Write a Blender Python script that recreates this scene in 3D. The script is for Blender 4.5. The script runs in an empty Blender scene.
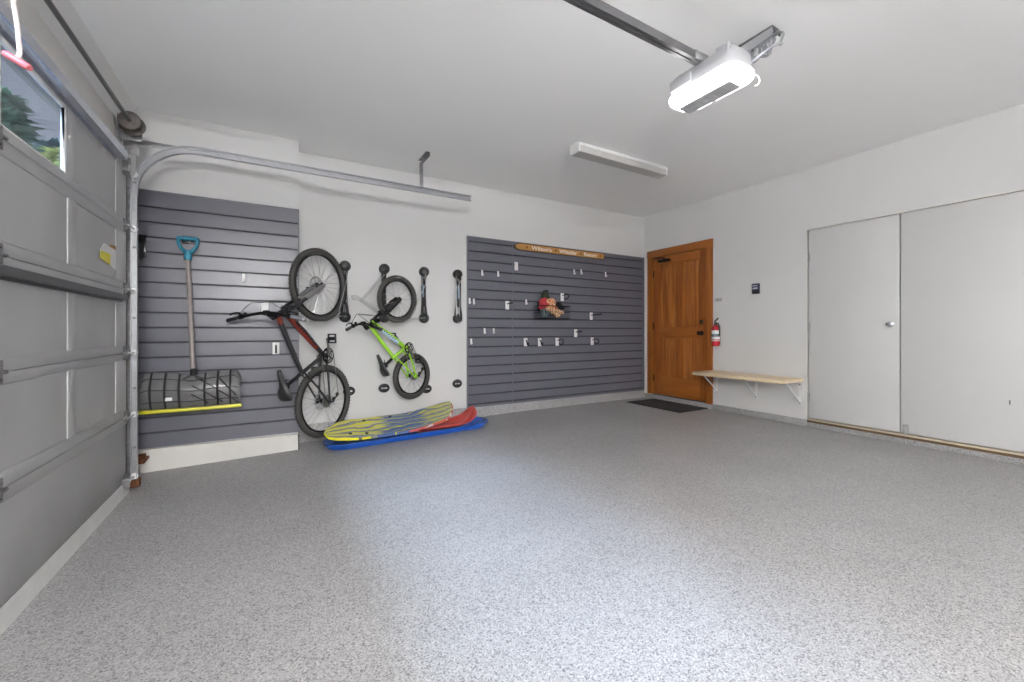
import bpy, bmesh, math, random
from mathutils import Vector, Matrix
random.seed(7)
PI = math.pi
LED, FILL, SUN, SKY, EXPO = 6.5, 195, 12.5, .36, 1.05
scene = bpy.context.scene
COL = scene.collection
V = Vector

# ------------------------------------------------------------------ materials
def mat(name, col, rough=0.5, metal=0.0, noise=0.0, nscale=20.0, bump=0.0, bscale=200.0, coat=0.0, spec=0.5):
    m = bpy.data.materials.new(name); m.use_nodes = True
    nt = m.node_tree; p = nt.nodes['Principled BSDF']
    p.inputs['Base Color'].default_value = (*col, 1)
    p.inputs['Roughness'].default_value = rough
    p.inputs['Metallic'].default_value = metal
    p.inputs['Specular IOR Level'].default_value = spec
    if coat:
        p.inputs['Coat Weight'].default_value = coat; p.inputs['Coat Roughness'].default_value = 0.15
    tc = nt.nodes.new('ShaderNodeTexCoord')
    if noise:
        n = nt.nodes.new('ShaderNodeTexNoise'); n.inputs['Scale'].default_value = nscale; n.inputs['Detail'].default_value = 4
        nt.links.new(tc.outputs['Object'], n.inputs['Vector'])
        r = nt.nodes.new('ShaderNodeValToRGB')
        a = [max(0, c*(1-noise)) for c in col]; b = [min(1, c*(1+noise)) for c in col]
        r.color_ramp.elements[0].position = 0.3; r.color_ramp.elements[0].color = (*a, 1)
        r.color_ramp.elements[1].position = 0.7; r.color_ramp.elements[1].color = (*b, 1)
        nt.links.new(n.outputs['Fac'], r.inputs['Fac']); nt.links.new(r.outputs['Color'], p.inputs['Base Color'])
    if bump:
        n2 = nt.nodes.new('ShaderNodeTexNoise'); n2.inputs['Scale'].default_value = bscale; n2.inputs['Detail'].default_value = 3
        nt.links.new(tc.outputs['Object'], n2.inputs['Vector'])
        bp = nt.nodes.new('ShaderNodeBump'); bp.inputs['Strength'].default_value = bump; bp.inputs['Distance'].default_value = 0.002
        nt.links.new(n2.outputs['Fac'], bp.inputs['Height']); nt.links.new(bp.outputs['Normal'], p.inputs['Normal'])
    return m

def ramp_node(nt, stops, interp='LINEAR'):
    r = nt.nodes.new('ShaderNodeValToRGB'); cr = r.color_ramp; cr.interpolation = interp
    while len(cr.elements) < len(stops): cr.elements.new(0.5)
    for e, (p, c) in zip(cr.elements, stops): e.position = p; e.color = (*c, 1)
    return r

def floor_mat():
    m = mat('flake_floor', (0.3, 0.3, 0.31), 0.42); nt = m.node_tree; p = nt.nodes['Principled BSDF']
    tc = nt.nodes.new('ShaderNodeTexCoord')
    v = nt.nodes.new('ShaderNodeTexVoronoi'); v.inputs['Scale'].default_value = 235; v.inputs['Randomness'].default_value = 1
    nt.links.new(tc.outputs['Object'], v.inputs['Vector'])
    sep = nt.nodes.new('ShaderNodeSeparateColor'); nt.links.new(v.outputs['Color'], sep.inputs['Color'])
    r = ramp_node(nt, [(0.0, (.14, .139, .143)), (0.10, (.25, .248, .251)), (0.28, (.33, .327, .330)), (0.55, (.385, .381, .385)), (0.84, (.47, .465, .47))], 'CONSTANT')
    nt.links.new(sep.outputs['Red'], r.inputs['Fac'])
    n = nt.nodes.new('ShaderNodeTexNoise'); n.inputs['Scale'].default_value = 1.7; n.inputs['Detail'].default_value = 5
    nt.links.new(tc.outputs['Object'], n.inputs['Vector'])
    r2 = ramp_node(nt, [(0.3, (.93, .925, .92)), (0.7, (1.05, 1.05, 1.05))])
    nt.links.new(n.outputs['Fac'], r2.inputs['Fac'])
    mx = nt.nodes.new('ShaderNodeMixRGB'); mx.blend_type = 'MULTIPLY'; mx.inputs['Fac'].default_value = 1
    nt.links.new(r.outputs['Color'], mx.inputs[1]); nt.links.new(r2.outputs['Color'], mx.inputs[2])
    nt.links.new(mx.outputs['Color'], p.inputs['Base Color'])
    bp = nt.nodes.new('ShaderNodeBump'); bp.inputs['Strength'].default_value = .12; bp.inputs['Distance'].default_value = .001
    nt.links.new(sep.outputs['Green'], bp.inputs['Height']); nt.links.new(bp.outputs['Normal'], p.inputs['Normal'])
    return m

def wood_mat(name, c1, c2, scale=(30, 30, 1.6), rough=0.4, board=0.0):
    m = mat(name, c1, rough); nt = m.node_tree; p = nt.nodes['Principled BSDF']
    tc = nt.nodes.new('ShaderNodeTexCoord'); mp = nt.nodes.new('ShaderNodeMapping'); mp.inputs['Scale'].default_value = scale
    nt.links.new(tc.outputs['Object'], mp.inputs['Vector'])
    n = nt.nodes.new('ShaderNodeTexNoise'); n.inputs['Scale'].default_value = 1.6; n.inputs['Detail'].default_value = 8; n.inputs['Distortion'].default_value = .6
    nt.links.new(mp.outputs['Vector'], n.inputs['Vector'])
    r = ramp_node(nt, [(0.3, c1), (0.7, c2)])
    nt.links.new(n.outputs['Fac'], r.inputs['Fac']); nt.links.new(r.outputs['Color'], p.inputs['Base Color'])
    return m

def emis(name, col, s):
    m = bpy.data.materials.new(name); m.use_nodes = True; nt = m.node_tree
    p = nt.nodes['Principled BSDF']; p.inputs['Base Color'].default_value = (.9, .9, .9, 1)
    p.inputs['Emission Color'].default_value = (*col, 1); p.inputs['Emission Strength'].default_value = s
    return m

def glass_mat():
    m = bpy.data.materials.new('window_glass'); m.use_nodes = True; nt = m.node_tree; nt.nodes.clear()
    o = nt.nodes.new('ShaderNodeOutputMaterial'); t = nt.nodes.new('ShaderNodeBsdfTransparent'); g = nt.nodes.new('ShaderNodeBsdfGlossy')
    t.inputs['Color'].default_value = (.86, .90, .94, 1); g.inputs['Roughness'].default_value = .03; g.inputs['Color'].default_value = (.9, .93, 1, 1)
    lw = nt.nodes.new('ShaderNodeLayerWeight'); lw.inputs['Blend'].default_value = .5
    pw = nt.nodes.new('ShaderNodeMath'); pw.operation = 'POWER'; pw.inputs[1].default_value = 5; nt.links.new(lw.outputs['Facing'], pw.inputs[0])
    f = nt.nodes.new('ShaderNodeMath'); f.operation = 'MULTIPLY_ADD'; f.inputs[1].default_value = .5; f.inputs[2].default_value = .03; nt.links.new(pw.outputs[0], f.inputs[0])
    mx = nt.nodes.new('ShaderNodeMixShader'); nt.links.new(f.outputs[0], mx.inputs[0]); nt.links.new(t.outputs[0], mx.inputs[1]); nt.links.new(g.outputs[0], mx.inputs[2])
    nt.links.new(mx.outputs[0], o.inputs['Surface'])
    return m

M = {}
M['wall'] = mat('white_wall_paint', (.64, .638, .635), .6, noise=.012, nscale=1.5, bump=.08, bscale=120)
M['ceil'] = mat('ceiling_paint', (.93, .93, .925), .7, noise=.01, nscale=1.2, bump=.08, bscale=90)
M['floor'] = floor_mat()
M['slat'] = mat('slatwall_grey_plastic', (.118, .120, .148), .30, noise=.06, nscale=3)
M['slat_shade'] = mat('painted_groove_shade', (.035, .035, .042), .6)  # near-black standing in for shade in the slat grooves
M['slat_trim'] = mat('slatwall_edge_trim', (.16, .165, .19), .35)
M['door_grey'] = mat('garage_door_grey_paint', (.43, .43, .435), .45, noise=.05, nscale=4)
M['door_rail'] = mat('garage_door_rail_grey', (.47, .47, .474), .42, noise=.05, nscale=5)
M['seal'] = mat('grey_vinyl_seal', (.66, .66, .65), .6, noise=.05, nscale=9)
M['dark_steel'] = mat('dark_grey_steel', (.15, .15, .155), .35, .6)
M['galv'] = mat('galvanised_steel', (.44, .45, .47), .34, .75, noise=.05, nscale=35)
M['galv_dull'] = mat('weathered_galvanised_steel', (.25, .25, .255), .5, .6, noise=.22, nscale=45)
M['strut'] = mat('bluish_galvanised_strut', (.62, .64, .70), .25, .85)
M['rust'] = mat('rusty_steel', (.16, .06, .025), .8, .2, noise=.6, nscale=60)
M['white'] = mat('white_plastic', (.75, .75, .75), .4)
M['white_trim'] = mat('white_trim_paint', (.72, .70, .67), .5)
M['cream'] = mat('cream_board_paint', (.66, .645, .615), .55, noise=.04, nscale=6)
M['black'] = mat('black_plastic', (.018, .018, .02), .4)
M['black_metal'] = mat('black_gloss_metal', (.02, .02, .022), .25, .3)
M['rubber'] = mat('tyre_rubber', (.055, .053, .050), .7, bump=.5, bscale=140)
M['brown_drum'] = mat('dull_brown_cast_metal', (.13, .115, .11), .55, .5, noise=.3, nscale=30)
M['red_plastic'] = mat('faded_red_plastic', (.52, .13, .15), .45)
M['rope'] = mat('white_rope', (.7, .62, .60), .8)
M['chrome'] = mat('bright_metal', (.68, .69, .71), .22, 1.0)
M['satin'] = mat('satin_metal', (.5, .5, .51), .35, .9)
M['fir'] = wood_mat('orange_fir_door', (.22, .054, .007), (.36, .110, .019), (24, 24, 1.1), .38)
M['fir_light'] = wood_mat('golden_fir_panel', (.22, .055, .008), (.46, .165, .034), (20, 20, .9), .38)
M['fir_trim'] = wood_mat('orange_fir_casing', (.27, .078, .011), (.38, .122, .020), (22, 22, 1.0), .4)
M['fir_head'] = wood_mat('orange_fir_head_casing', (.27, .078, .011), (.38, .122, .020), (22, 1.0, 22), .4)
M['pine'] = wood_mat('pale_pine', (.64, .50, .32), (.76, .63, .44), (20, 1.6, 20), .5)
M['oak_sign'] = wood_mat('varnished_sign_wood', (.40, .19, .045), (.55, .28, .07), (1.6, 25, 25), .35)
M['sign_edge'] = mat('dark_sign_edge', (.10, .055, .02), .5)
M['bronze'] = mat('dark_bronze', (.035, .028, .022), .35, .8)
M['mat'] = mat('charcoal_doormat', (.028, .027, .027), .9, bump=.8, bscale=300)
M['teal'] = mat('teal_plastic', (.015, .22, .33), .35)
M['shaft'] = mat('grey_brown_fibreglass_shaft', (.30, .265, .25), .5, noise=.1, nscale=25)
M['blade'] = mat('grey_shovel_plastic', (.15, .15, .155), .25, noise=.12, nscale=6)
M['yellow'] = mat('yellow_wear_strip', (.62, .60, .03), .4)
M['blue'] = mat('blue_sled_plastic', (.012, .09, .44), .3)
M['red_sled'] = mat('red_sled_plastic', (.46, .055, .045), .35)
M['green'] = mat('lime_green_paint', (.36, .70, .05), .25, coat=.5)
M['frame_black'] = mat('black_frame_paint', (.022, .022, .026), .3, coat=.4)
M['orange_red'] = mat('red_orange_frame_paint', (.23, .026, .015), .3, coat=.3)
M['ltgrey_decal'] = mat('pale_blue_decal', (.45, .60, .72), .35)
M['grey_alloy'] = mat('grey_alloy', (.24, .235, .23), .35, .7)
M['fork_grey'] = mat('grey_fork_legs', (.26, .255, .25), .35, .4)
M['red_paint'] = mat('extinguisher_red', (.52, .018, .03), .25, coat=.3)
M['label_w'] = mat('pale_label_paper', (.72, .74, .74), .5)
M['navy'] = mat('navy_plastic', (.045, .045, .085), .4)
M['keywhite'] = mat('pale_lilac_label', (.58, .57, .70), .5)
M['paper'] = mat('white_paper', (.72, .72, .73), .7)
M['paper_y'] = mat('yellow_paper', (.70, .62, .08), .7)
M['paper_b'] = mat('brown_paper', (.42, .24, .10), .7)
M['lens'] = emis('led_lens', (1.0, .985, .96), LED)
M['tube_off'] = mat('fluorescent_diffuser', (.50, .49, .47), .45)
M['opener_w'] = mat('opener_white_plastic', (.33, .335, .35), .4)
M['opener_g'] = mat('opener_grey_panel', (.42, .425, .435), .45)
M['cable'] = mat('grey_cable', (.34, .35, .38), .35, .5)
M['glass'] = glass_mat()
M['soffit'] = mat('taupe_soffit', (.30, .27, .235), .7)
M['ground'] = mat('asphalt_drive', (.07, .07, .07), .9, noise=.2, nscale=8)
M['bark'] = mat('tree_bark', (.09, .065, .045), .9)
M['conifer'] = mat('conifer_needles', (.22, .36, .26), .7, noise=.45, nscale=3)
M['conifer_b'] = mat('blue_green_needles', (.16, .25, .26), .7, noise=.4, nscale=3)
M['yellowleaf'] = mat('yellow_green_leaves', (.42, .44, .20), .7, noise=.5, nscale=4)
M['cl_red'] = mat('red_cloth', (.40, .03, .04), .85, bump=.5)
M['cl_green'] = mat('dark_green_cloth', (.03, .045, .03), .9, bump=.5)
M['cl_black'] = mat('black_cloth', (.015, .014, .015), .85, bump=.5)
M['cl_teal'] = mat('grey_teal_cloth', (.12, .16, .17), .85, noise=.6, nscale=28)
def patch_mat(name, stops, sc):
    m = mat(name, (.5, .3, .2), .8); nt = m.node_tree; p = nt.nodes['Principled BSDF']
    tc = nt.nodes.new('ShaderNodeTexCoord'); v = nt.nodes.new('ShaderNodeTexNoise'); v.inputs['Scale'].default_value = sc; v.inputs['Detail'].default_value = 2
    nt.links.new(tc.outputs['Object'], v.inputs['Vector'])
    r = ramp_node(nt, stops, 'CONSTANT'); nt.links.new(v.outputs['Fac'], r.inputs['Fac']); nt.links.new(r.outputs['Color'], p.inputs['Base Color'])
    return m
M['cl_orange'] = patch_mat('orange_patterned_cloth', [(0, (.35, .08, .05)), (.40, (.62, .26, .10)), (.5, (.68, .45, .28)), (.60, (.30, .08, .06)), (.68, (.6, .38, .32))], 22)
M['cl_peach'] = patch_mat('peach_patterned_cloth', [(0, (.25, .10, .06)), (.42, (.64, .40, .22)), (.55, (.70, .52, .34)), (.64, (.52, .20, .12))], 26)
def board_mat():
    m = mat('striped_board_skin', (.5, .5, .1), .4); nt = m.node_tree; p = nt.nodes['Principled BSDF']
    at = nt.nodes.new('ShaderNodeUVMap'); at.uv_map = 'UVMap'
    sx = nt.nodes.new('ShaderNodeSeparateXYZ'); nt.links.new(at.outputs['UV'], sx.inputs[0])
    n = nt.nodes.new('ShaderNodeTexNoise'); n.inputs['Scale'].default_value = 1.0; n.inputs['Detail'].default_value = 3
    mp = nt.nodes.new('ShaderNodeMapping'); mp.inputs['Scale'].default_value = (3.6, 1.6, 1); nt.links.new(at.outputs['UV'], mp.inputs['Vector']); nt.links.new(mp.outputs['Vector'], n.inputs['Vector'])
    # stripes: v*k + noise
    a = nt.nodes.new('ShaderNodeMath'); a.operation = 'MULTIPLY_ADD'; a.inputs[1].default_value = 4.2
    nt.links.new(sx.outputs['Y'], a.inputs[0])
    b = nt.nodes.new('ShaderNodeMath'); b.operation = 'MULTIPLY'; b.inputs[1].default_value = 2.6; nt.links.new(n.outputs['Fac'], b.inputs[0]); nt.links.new(b.outputs[0], a.inputs[2])
    fr = nt.nodes.new('ShaderNodeMath'); fr.operation = 'FRACT'; nt.links.new(a.outputs[0], fr.inputs[0])
    Y_, BL, G_, W_, DK = (.70, .67, .02), (.07, .13, .33), (.26, .28, .29), (.50, .52, .50), (.05, .08, .11)
    r1 = ramp_node(nt, [(0, Y_), (.34, DK), (.38, G_), (.60, BL), (.72, Y_), (.90, W_)], 'CONSTANT')
    r2 = ramp_node(nt, [(0, BL), (.40, Y_), (.52, BL), (.74, G_), (.86, BL)], 'CONSTANT')
    nt.links.new(fr.outputs[0], r1.inputs['Fac']); nt.links.new(fr.outputs[0], r2.inputs['Fac'])
    n2 = nt.nodes.new('ShaderNodeMath'); n2.operation = 'MULTIPLY_ADD'; n2.inputs[1].default_value = .35; nt.links.new(n.outputs['Fac'], n2.inputs[0]); nt.links.new(sx.outputs['X'], n2.inputs[2])
    r3 = ramp_node(nt, [(0, (0, 0, 0)), (.56, (0, 0, 0)), (.64, (1, 1, 1)), (.9, (1, 1, 1)), (.97, (.25, .25, .25))])
    nt.links.new(n2.outputs[0], r3.inputs['Fac'])
    mx = nt.nodes.new('ShaderNodeMixRGB'); nt.links.new(r3.outputs['Color'], mx.inputs['Fac']); nt.links.new(r1.outputs['Color'], mx.inputs[1]); nt.links.new(r2.outputs['Color'], mx.inputs[2])
    nt.links.new(mx.outputs['Color'], p.inputs['Base Color'])
    return m
M['board'] = board_mat()
M['board_edge'] = patch_mat('red_and_white_board_edge', [(0, (.55, .10, .09)), (.55, (.68, .6, .6))], 14)

# ------------------------------------------------------------------ mesh builder
class B:
    def __init__(s, org=(0, 0, 0)):
        s.bm = bmesh.new(); s.org = V(org)
    def box(s, x0, x1, y0, y1, z0, z1, bev=0.0, seg=2, rot=None):
        x0, x1 = sorted((x0, x1)); y0, y1 = sorted((y0, y1)); z0, z1 = sorted((z0, z1))
        c = V(((x0+x1)/2, (y0+y1)/2, (z0+z1)/2))
        vs = [s.bm.verts.new((x, y, z)) for z in (z0, z1) for (x, y) in ((x0, y0), (x1, y0), (x1, y1), (x0, y1))]
        fs = [s.bm.faces.new([vs[i] for i in f]) for f in ((3, 2, 1, 0), (4, 5, 6, 7), (0, 1, 5, 4), (1, 2, 6, 5), (2, 3, 7, 6), (3, 0, 4, 7))]
        if rot is not None:
            for v in vs: v.co = c + rot @ (v.co - c)
        if bev > 0:
            es = list({e for f in fs for e in f.edges})
            bmesh.ops.bevel(s.bm, geom=es, offset=bev, segments=seg, affect='EDGES', profile=.5)
        return s
    def ring_strip(s, rings, close_ring=True, cap=True, closed=False):
        n = len(rings[0]); R = [[s.bm.verts.new(p) for p in r] for r in rings]
        m = len(R)
        for i in range(m if closed else m-1):
            a, b = R[i], R[(i+1) % m]
            for k in range(n if close_ring else n-1):
                k2 = (k+1) % n
                try: s.bm.faces.new((a[k], a[k2], b[k2], b[k]))
                except ValueError: pass
        if cap and close_ring and not closed:
            try: s.bm.faces.new(list(reversed(R[0]))); s.bm.faces.new(R[-1])
            except ValueError: pass
        return s
    def tube(s, pts, r, seg=10, closed=False, flat=None):
        pts = [V(p) for p in pts]; n = len(pts)
        rr = r if isinstance(r, (list, tuple)) else [r]*n
        T = []
        for i in range(n):
            if closed: t = pts[(i+1) % n] - pts[i-1]
            else: t = pts[min(i+1, n-1)] - pts[max(i-1, 0)]
            T.append(t.normalized())
        u = T[0].orthogonal().normalized(); rings = []
        for i in range(n):
            u = (u - T[i]*u.dot(T[i])).normalized(); w = T[i].cross(u)
            rings.append([pts[i] + (u*math.cos(a) + w*math.sin(a))*rr[i] for a in (2*PI*k/seg for k in range(seg))])
        return s.ring_strip(rings, closed=closed)
    def lathe(s, prof, org, axis, seg=24):
        ax = V(axis).normalized(); u = ax.orthogonal().normalized(); w = ax.cross(u); o = V(org)
        rings = [[o + ax*h + (u*math.cos(a) + w*math.sin(a))*max(r, 1e-4) for a in (2*PI*k/seg for k in range(seg))] for r, h in prof]
        return s.ring_strip(rings)
    def torus(s, c, axis, R, r, seg=48, seg2=10, sq=1.0):
        ax = V(axis).normalized(); u = ax.orthogonal().normalized(); w = ax.cross(u); c = V(c); rings = []
        for i in range(seg):
            a = 2*PI*i/seg; d = u*math.cos(a) + w*math.sin(a)
            rings.append([c + d*(R + r*math.cos(b)) + ax*(r*sq*math.sin(b)) for b in (2*PI*k/seg2 for k in range(seg2))])
        return s.ring_strip(rings, closed=True)
    def prism(s, poly, f, d0, d1):
        """poly 2-D, f(a,b,d) -> 3-D"""
        return s.ring_strip([[f(a, b, d0) for a, b in poly], [f(a, b, d1) for a, b in poly]])
    def sphere(s, c, r, sc=(1, 1, 1), seg=16, rings=10):
        c = V(c)
        prof = []
        for i in range(rings+1):
            t = PI*i/rings
            prof.append([c + V((r*sc[0]*math.sin(t)*math.cos(a), r*sc[1]*math.sin(t)*math.sin(a), r*sc[2]*math.cos(t))) if 0 < i < rings else c + V((1e-4*math.cos(a), 1e-4*math.sin(a), r*sc[2]*math.cos(t))) for a in (2*PI*k/seg for k in range(seg))])
        return s.ring_strip(prof)
    def rod(s, a, b, r, seg=10): return s.tube([a, b], r, seg)
    def out(s, name, m, parent=None, smooth=None, sub=0):
        bm = s.bm
        for v in bm.verts: v.co -= s.org
        bmesh.ops.remove_doubles(bm, verts=bm.verts, dist=1e-6)
        bmesh.ops.recalc_face_normals(bm, faces=bm.faces)
        me = bpy.data.meshes.new(name); bm.to_mesh(me); bm.free()
        if smooth is None: smooth = 40
        if smooth:
            me.shade_smooth()
            me.set_sharp_from_angle(angle=math.radians(smooth))
        me.materials.append(M[m] if isinstance(m, str) else m)
        o = bpy.data.objects.new(name, me); COL.objects.link(o)
        if parent is not None: o.parent = parent
        else: o.location = s.org
        if sub:
            md = o.modifiers.new('Subdivision', 'SUBSURF'); md.levels = sub; md.render_levels = sub
        return o

def tag(o, label, cat, group=None, kind=None):
    o['label'] = label; o['category'] = cat
    if group: o['group'] = group
    if kind: o['kind'] = kind
    return o
def thing(name, loc, label, cat, group=None, kind=None):
    o = bpy.data.objects.new(name, None); o.empty_display_size = .05; COL.objects.link(o); o.location = loc
    return tag(o, label, cat, group, kind)
def struct(o, label=None, cat=None):
    o['kind'] = 'structure'
    if label: o['label'] = label; o['category'] = cat
    return o
def copy_tree(o, parent=None):
    c = o.copy(); COL.objects.link(c)
    if parent is not None: c.parent = parent
    for ch in list(o.children): copy_tree(ch, c)
    return c

# ------------------------------------------------------------------ dimensions
XR, YB, ZC = 4.981, 4.515, 2.772      # right wall, back wall, ceiling
YP = 4.27                             # face of the pier carrying the first slat panel
YF = -4.6                            # wall behind the camera
XG = -0.875                           # inner face of the garage door
XW = -0.93                            # inner face of the wall round it
def fz(x):                            # the slab falls towards the garage door
    return 0.0 if x >= 2.6 else -.085*(2.6-x)/3.47

# ------------------------------------------------------------------ setting
b = B()
xs = [-1.2] + [-.9+.25*i for i in range(25)]
xs = [x for x in xs if x < 5.1] + [5.2]
rows = []
for x in xs: rows.append([(x, y, fz(x)) for y in (-4.9, -1.8, 0, 2, 4, 4.75)])
b.ring_strip(rows, close_ring=False, cap=False)
bmesh.ops.recalc_face_normals(b.bm, faces=b.bm.faces)
fl = b.out('floor', 'floor', smooth=60)
for p in fl.data.polygons:
    if p.normal.z < 0: p.flip()
struct(fl, 'speckled grey flake-coated concrete garage floor', 'floor')
struct(B().box(-1.2, 5.2, -4.9, 4.75, ZC, ZC+.12).out('ceiling', 'ceil'), 'plain pale painted garage ceiling', 'ceiling')
struct(B().box(-1.1, 5.2, YB, 4.75, -.15, ZC).out('wall_back', 'wall'), 'white wall behind the bicycles and the wide slat panel', 'wall')
struct(B().box(-1.1, .207, YP, YB, -.15, ZC).out('wall_back_pier', 'wall'), 'white pier beside the garage door carrying the slat panel with the snow shovel', 'wall')
struct(B().box(-1.1, 5.2, YF-.15, YF, -.15, ZC).out('wall_front', 'wall'), 'plain white garage wall', 'wall')
# right wall with openings for the entry door and the closet
DY0, DY1, DZ0, DZ1 = 3.448, 4.335, .085, 2.135
CY0, CY1, CZ0, CZ1 = .712, 2.25, .088, 2.106
b = B()
for (y0, y1, z0, z1) in ((DY1, 4.75, -.15, ZC), (DY0, DY1, DZ1, ZC), (DY0, DY1, -.15, .06), (CY1, DY0, -.15, ZC), (CY0, CY1, CZ1, ZC), (CY0, CY1, -.15, .07), (-4.8, CY0, -.15, ZC)):
    b.box(XR, XR+.14, y0, y1, z0, z1)
b.box(XR+.14, XR+.2, -4.8, 4.75, -.15, ZC)
struct(b.out('wall_right', 'wall'), 'white wall with the timber entry door, bench and closet doors', 'wall')
# wall round the garage door
b = B()
b.box(-.97, XW, -.97, 3.74, 2.17, ZC).box(-1.06, XW, 3.74, YP, -.15, ZC).box(-1.06, XW, YF, -.97, -.15, ZC)
struct(b.out('wall_left', 'wall'), 'white wall framing the grey garage door', 'wall')
struct(B().box(XW, XW+.018, -1.1, 4.0, 2.20, 2.455, .003).out('trim_1', 'white_trim'), 'white header board above the garage door', 'trim')
struct(B().box(XW, XW+.018, 3.80, 3.925, -.10, 2.2, .003).out('trim_2', 'white_trim'), 'white jamb board beside the garage door track', 'trim')
# flake coated kerbs at the foot of the walls
struct(B().box(.207, XR, YB-.022, YB+.01, -.12, .112, .004).out('trim_3', 'floor'), 'speckled kerb under the bicycle wall and wide slat panel', 'kerb')
struct(B().box(XR-.018, XR+.01, CY1, 3.36, -.06, .07, .004).out('trim_4', 'floor'), 'speckled kerb on the floor under the pine bench', 'kerb')
struct(B().box(XR-.018, XR+.01, YF, CY1, -.06, .048, .004).out('trim_15', 'floor'), 'speckled kerb on the floor under the closet doors', 'kerb')
struct(B().box(XR-.018, XR+.01, 3.36, YB-.022, -.06, .068, .004).out('trim_5', 'floor'), 'speckled kerb below the timber entry door', 'kerb')
struct(B().box(XR-.02, XR, 4.432, YB, .068, 2.13, .002).out('trim_6', 'white_trim'), 'white strip between wide slat panel and timber door', 'trim')
# cream board at the foot of the pier
b = B(); b.ring_strip([[(-.895, YP, -.10), (-.895, YP-.028, -.10), (-.895, YP-.028, .095), (-.895, YP, .095)], [(.198, YP, -.08), (.198, YP-.028, -.08), (.198, YP-.028, .083), (.198, YP, .083)]])
struct(b.out('baseboard_left', 'cream'), 'cream board along the floor below the shovel slat panel', 'baseboard')
struct(B().box(.199, .207, YP-.024, YP-.002, -.08, .08).out('trim_16', 'black'), 'dark gap at the end of the cream board below the slats', 'trim')
# exterior seen through the garage door windows
struct(B().box(-26, -1.0, -12, 34, -.32, -.2).out('ground_outside', 'ground'), 'asphalt drive outside the garage', 'ground')
struct(B().box(-.972, XW-.001, -.97, 3.74, 2.155, 2.17, .002).out('trim_14', 'soffit'), 'taupe underside of the door header seen through the garage door window', 'trim')

# ------------------------------------------------------------------ garage door
gd = thing('door_1', (XG, 1.38, -.08), 'grey sectional overhead garage door with recessed panels and windows', 'garage door', kind='structure')
GO = (XG, 1.38, -.08)
Y0, Y1 = -1.03, 3.79
STILES = [(-1.03, -.81), (-.195, -.105), (.51, .6), (1.335, 1.425), (2.16, 2.25), (2.86, 2.955), (3.578, 3.79)]
XB, XM = XG-.045, XG-.006             # back of the door, recessed panel face
def section(z0, z1, pz0, pz1, windows=False):
    b = B(GO); XB = XG-.018 if windows else globals()['XB']
    z0 += .0015; z1 -= .0015
    b.box(XB, XG, Y0, Y1, z0, pz0, .003); b.box(XB, XG, Y0, Y1, pz1, z1, .003)
    for (a, c) in STILES: b.box(XB, XG, a, c, pz0-.002, pz1+.002, .003)
    for i in range(len(STILES)-1):
        if windows and 0 < i < 5: continue
        b.box(min(XB+.006, XM-.003), XM, STILES[i][1]-.002, STILES[i+1][0]+.002, pz0-.002, pz1+.002)
    return b.out('section', 'door_rail', gd)
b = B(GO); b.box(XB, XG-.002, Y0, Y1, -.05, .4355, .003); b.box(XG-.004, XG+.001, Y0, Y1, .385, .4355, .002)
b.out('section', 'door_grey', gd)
secs = []
for (z0, z1, p0, p1) in ((.437, .875, .497, .83), (.875, 1.31, .93, 1.225), (1.31, 1.748, 1.361, 1.686)):
    s = section(z0, z1, p0, p1); secs.append((s, p0, p1))
top = section(1.748, 2.213, 1.79, 2.125, True)
# recessed fields get their own flatter paint
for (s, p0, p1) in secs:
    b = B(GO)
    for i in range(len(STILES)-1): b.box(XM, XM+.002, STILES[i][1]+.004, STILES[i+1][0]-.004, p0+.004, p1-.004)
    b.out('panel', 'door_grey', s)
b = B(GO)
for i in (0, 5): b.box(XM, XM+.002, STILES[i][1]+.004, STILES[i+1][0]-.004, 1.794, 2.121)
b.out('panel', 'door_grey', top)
for i in range(1, 5):
    y0, y1 = STILES[i][1], STILES[i+1][0]; z0, z1 = 1.79, 2.125; fw = .020
    if i == 4: y1 -= .028
    if i == 4: top_stile = B(GO).box(XG-.018, XG, y1-.002, STILES[5][0]+.002, 1.788, 2.127, .003).out('window_stile', 'door_rail', top)
    b = B(GO)
    b.box(XG-.012, XG+.005, y0, y0+fw, z0, z1, .004).box(XG-.012, XG+.005, y1-fw, y1, z0, z1, .004)
    b.box(XG-.012, XG+.003, y0+fw, y1-fw, z0, z0+fw*.4, .002).box(XG-.012, XG+.005, y0+fw, y1-fw, z1-fw, z1, .004)
    f = b.out('window_frame', 'white', top)
    B(GO).box(XG-.010, XG-.006, y0+fw*.8, y1-fw*.8, z0+fw*.4, z1-fw*.8).out('window_pane', 'glass', top)
# bottom seal
b = B(GO)
b.prism([(XB, -.052), (XG, -.052), (XG+.001, .0), (XG+.004, .0), (XG+.015, fz(-.87)-.002), (XB, fz(-.87)-.004)], lambda x, z, y: V((x, y, z)), Y0, 3.80)
b.out('bottom_seal', 'seal', gd)
# reinforcing struts (hat section)
def strut(z, y0, y1, d, h, m, name):
    b = B(GO); t = .0025
    poly = [(XG, z-h/2-.014), (XG+t, z-h/2-.014), (XG+t, z-h/2), (XG+d, z-h/2), (XG+d, z+h/2), (XG+t, z+h/2), (XG+t, z+h/2+.014), (XG, z+h/2+.014)]
    b.prism(poly, lambda x, zz, y: V((x, y, zz)), y0, y1); return b.out(name, m, gd)
strut(2.172, -1.0, 3.60, .05, .052, 'strut', 'top_strut')
strut(1.247, -1.0, 3.70, .032, .030, 'dark_steel', 'middle_strut')
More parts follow.
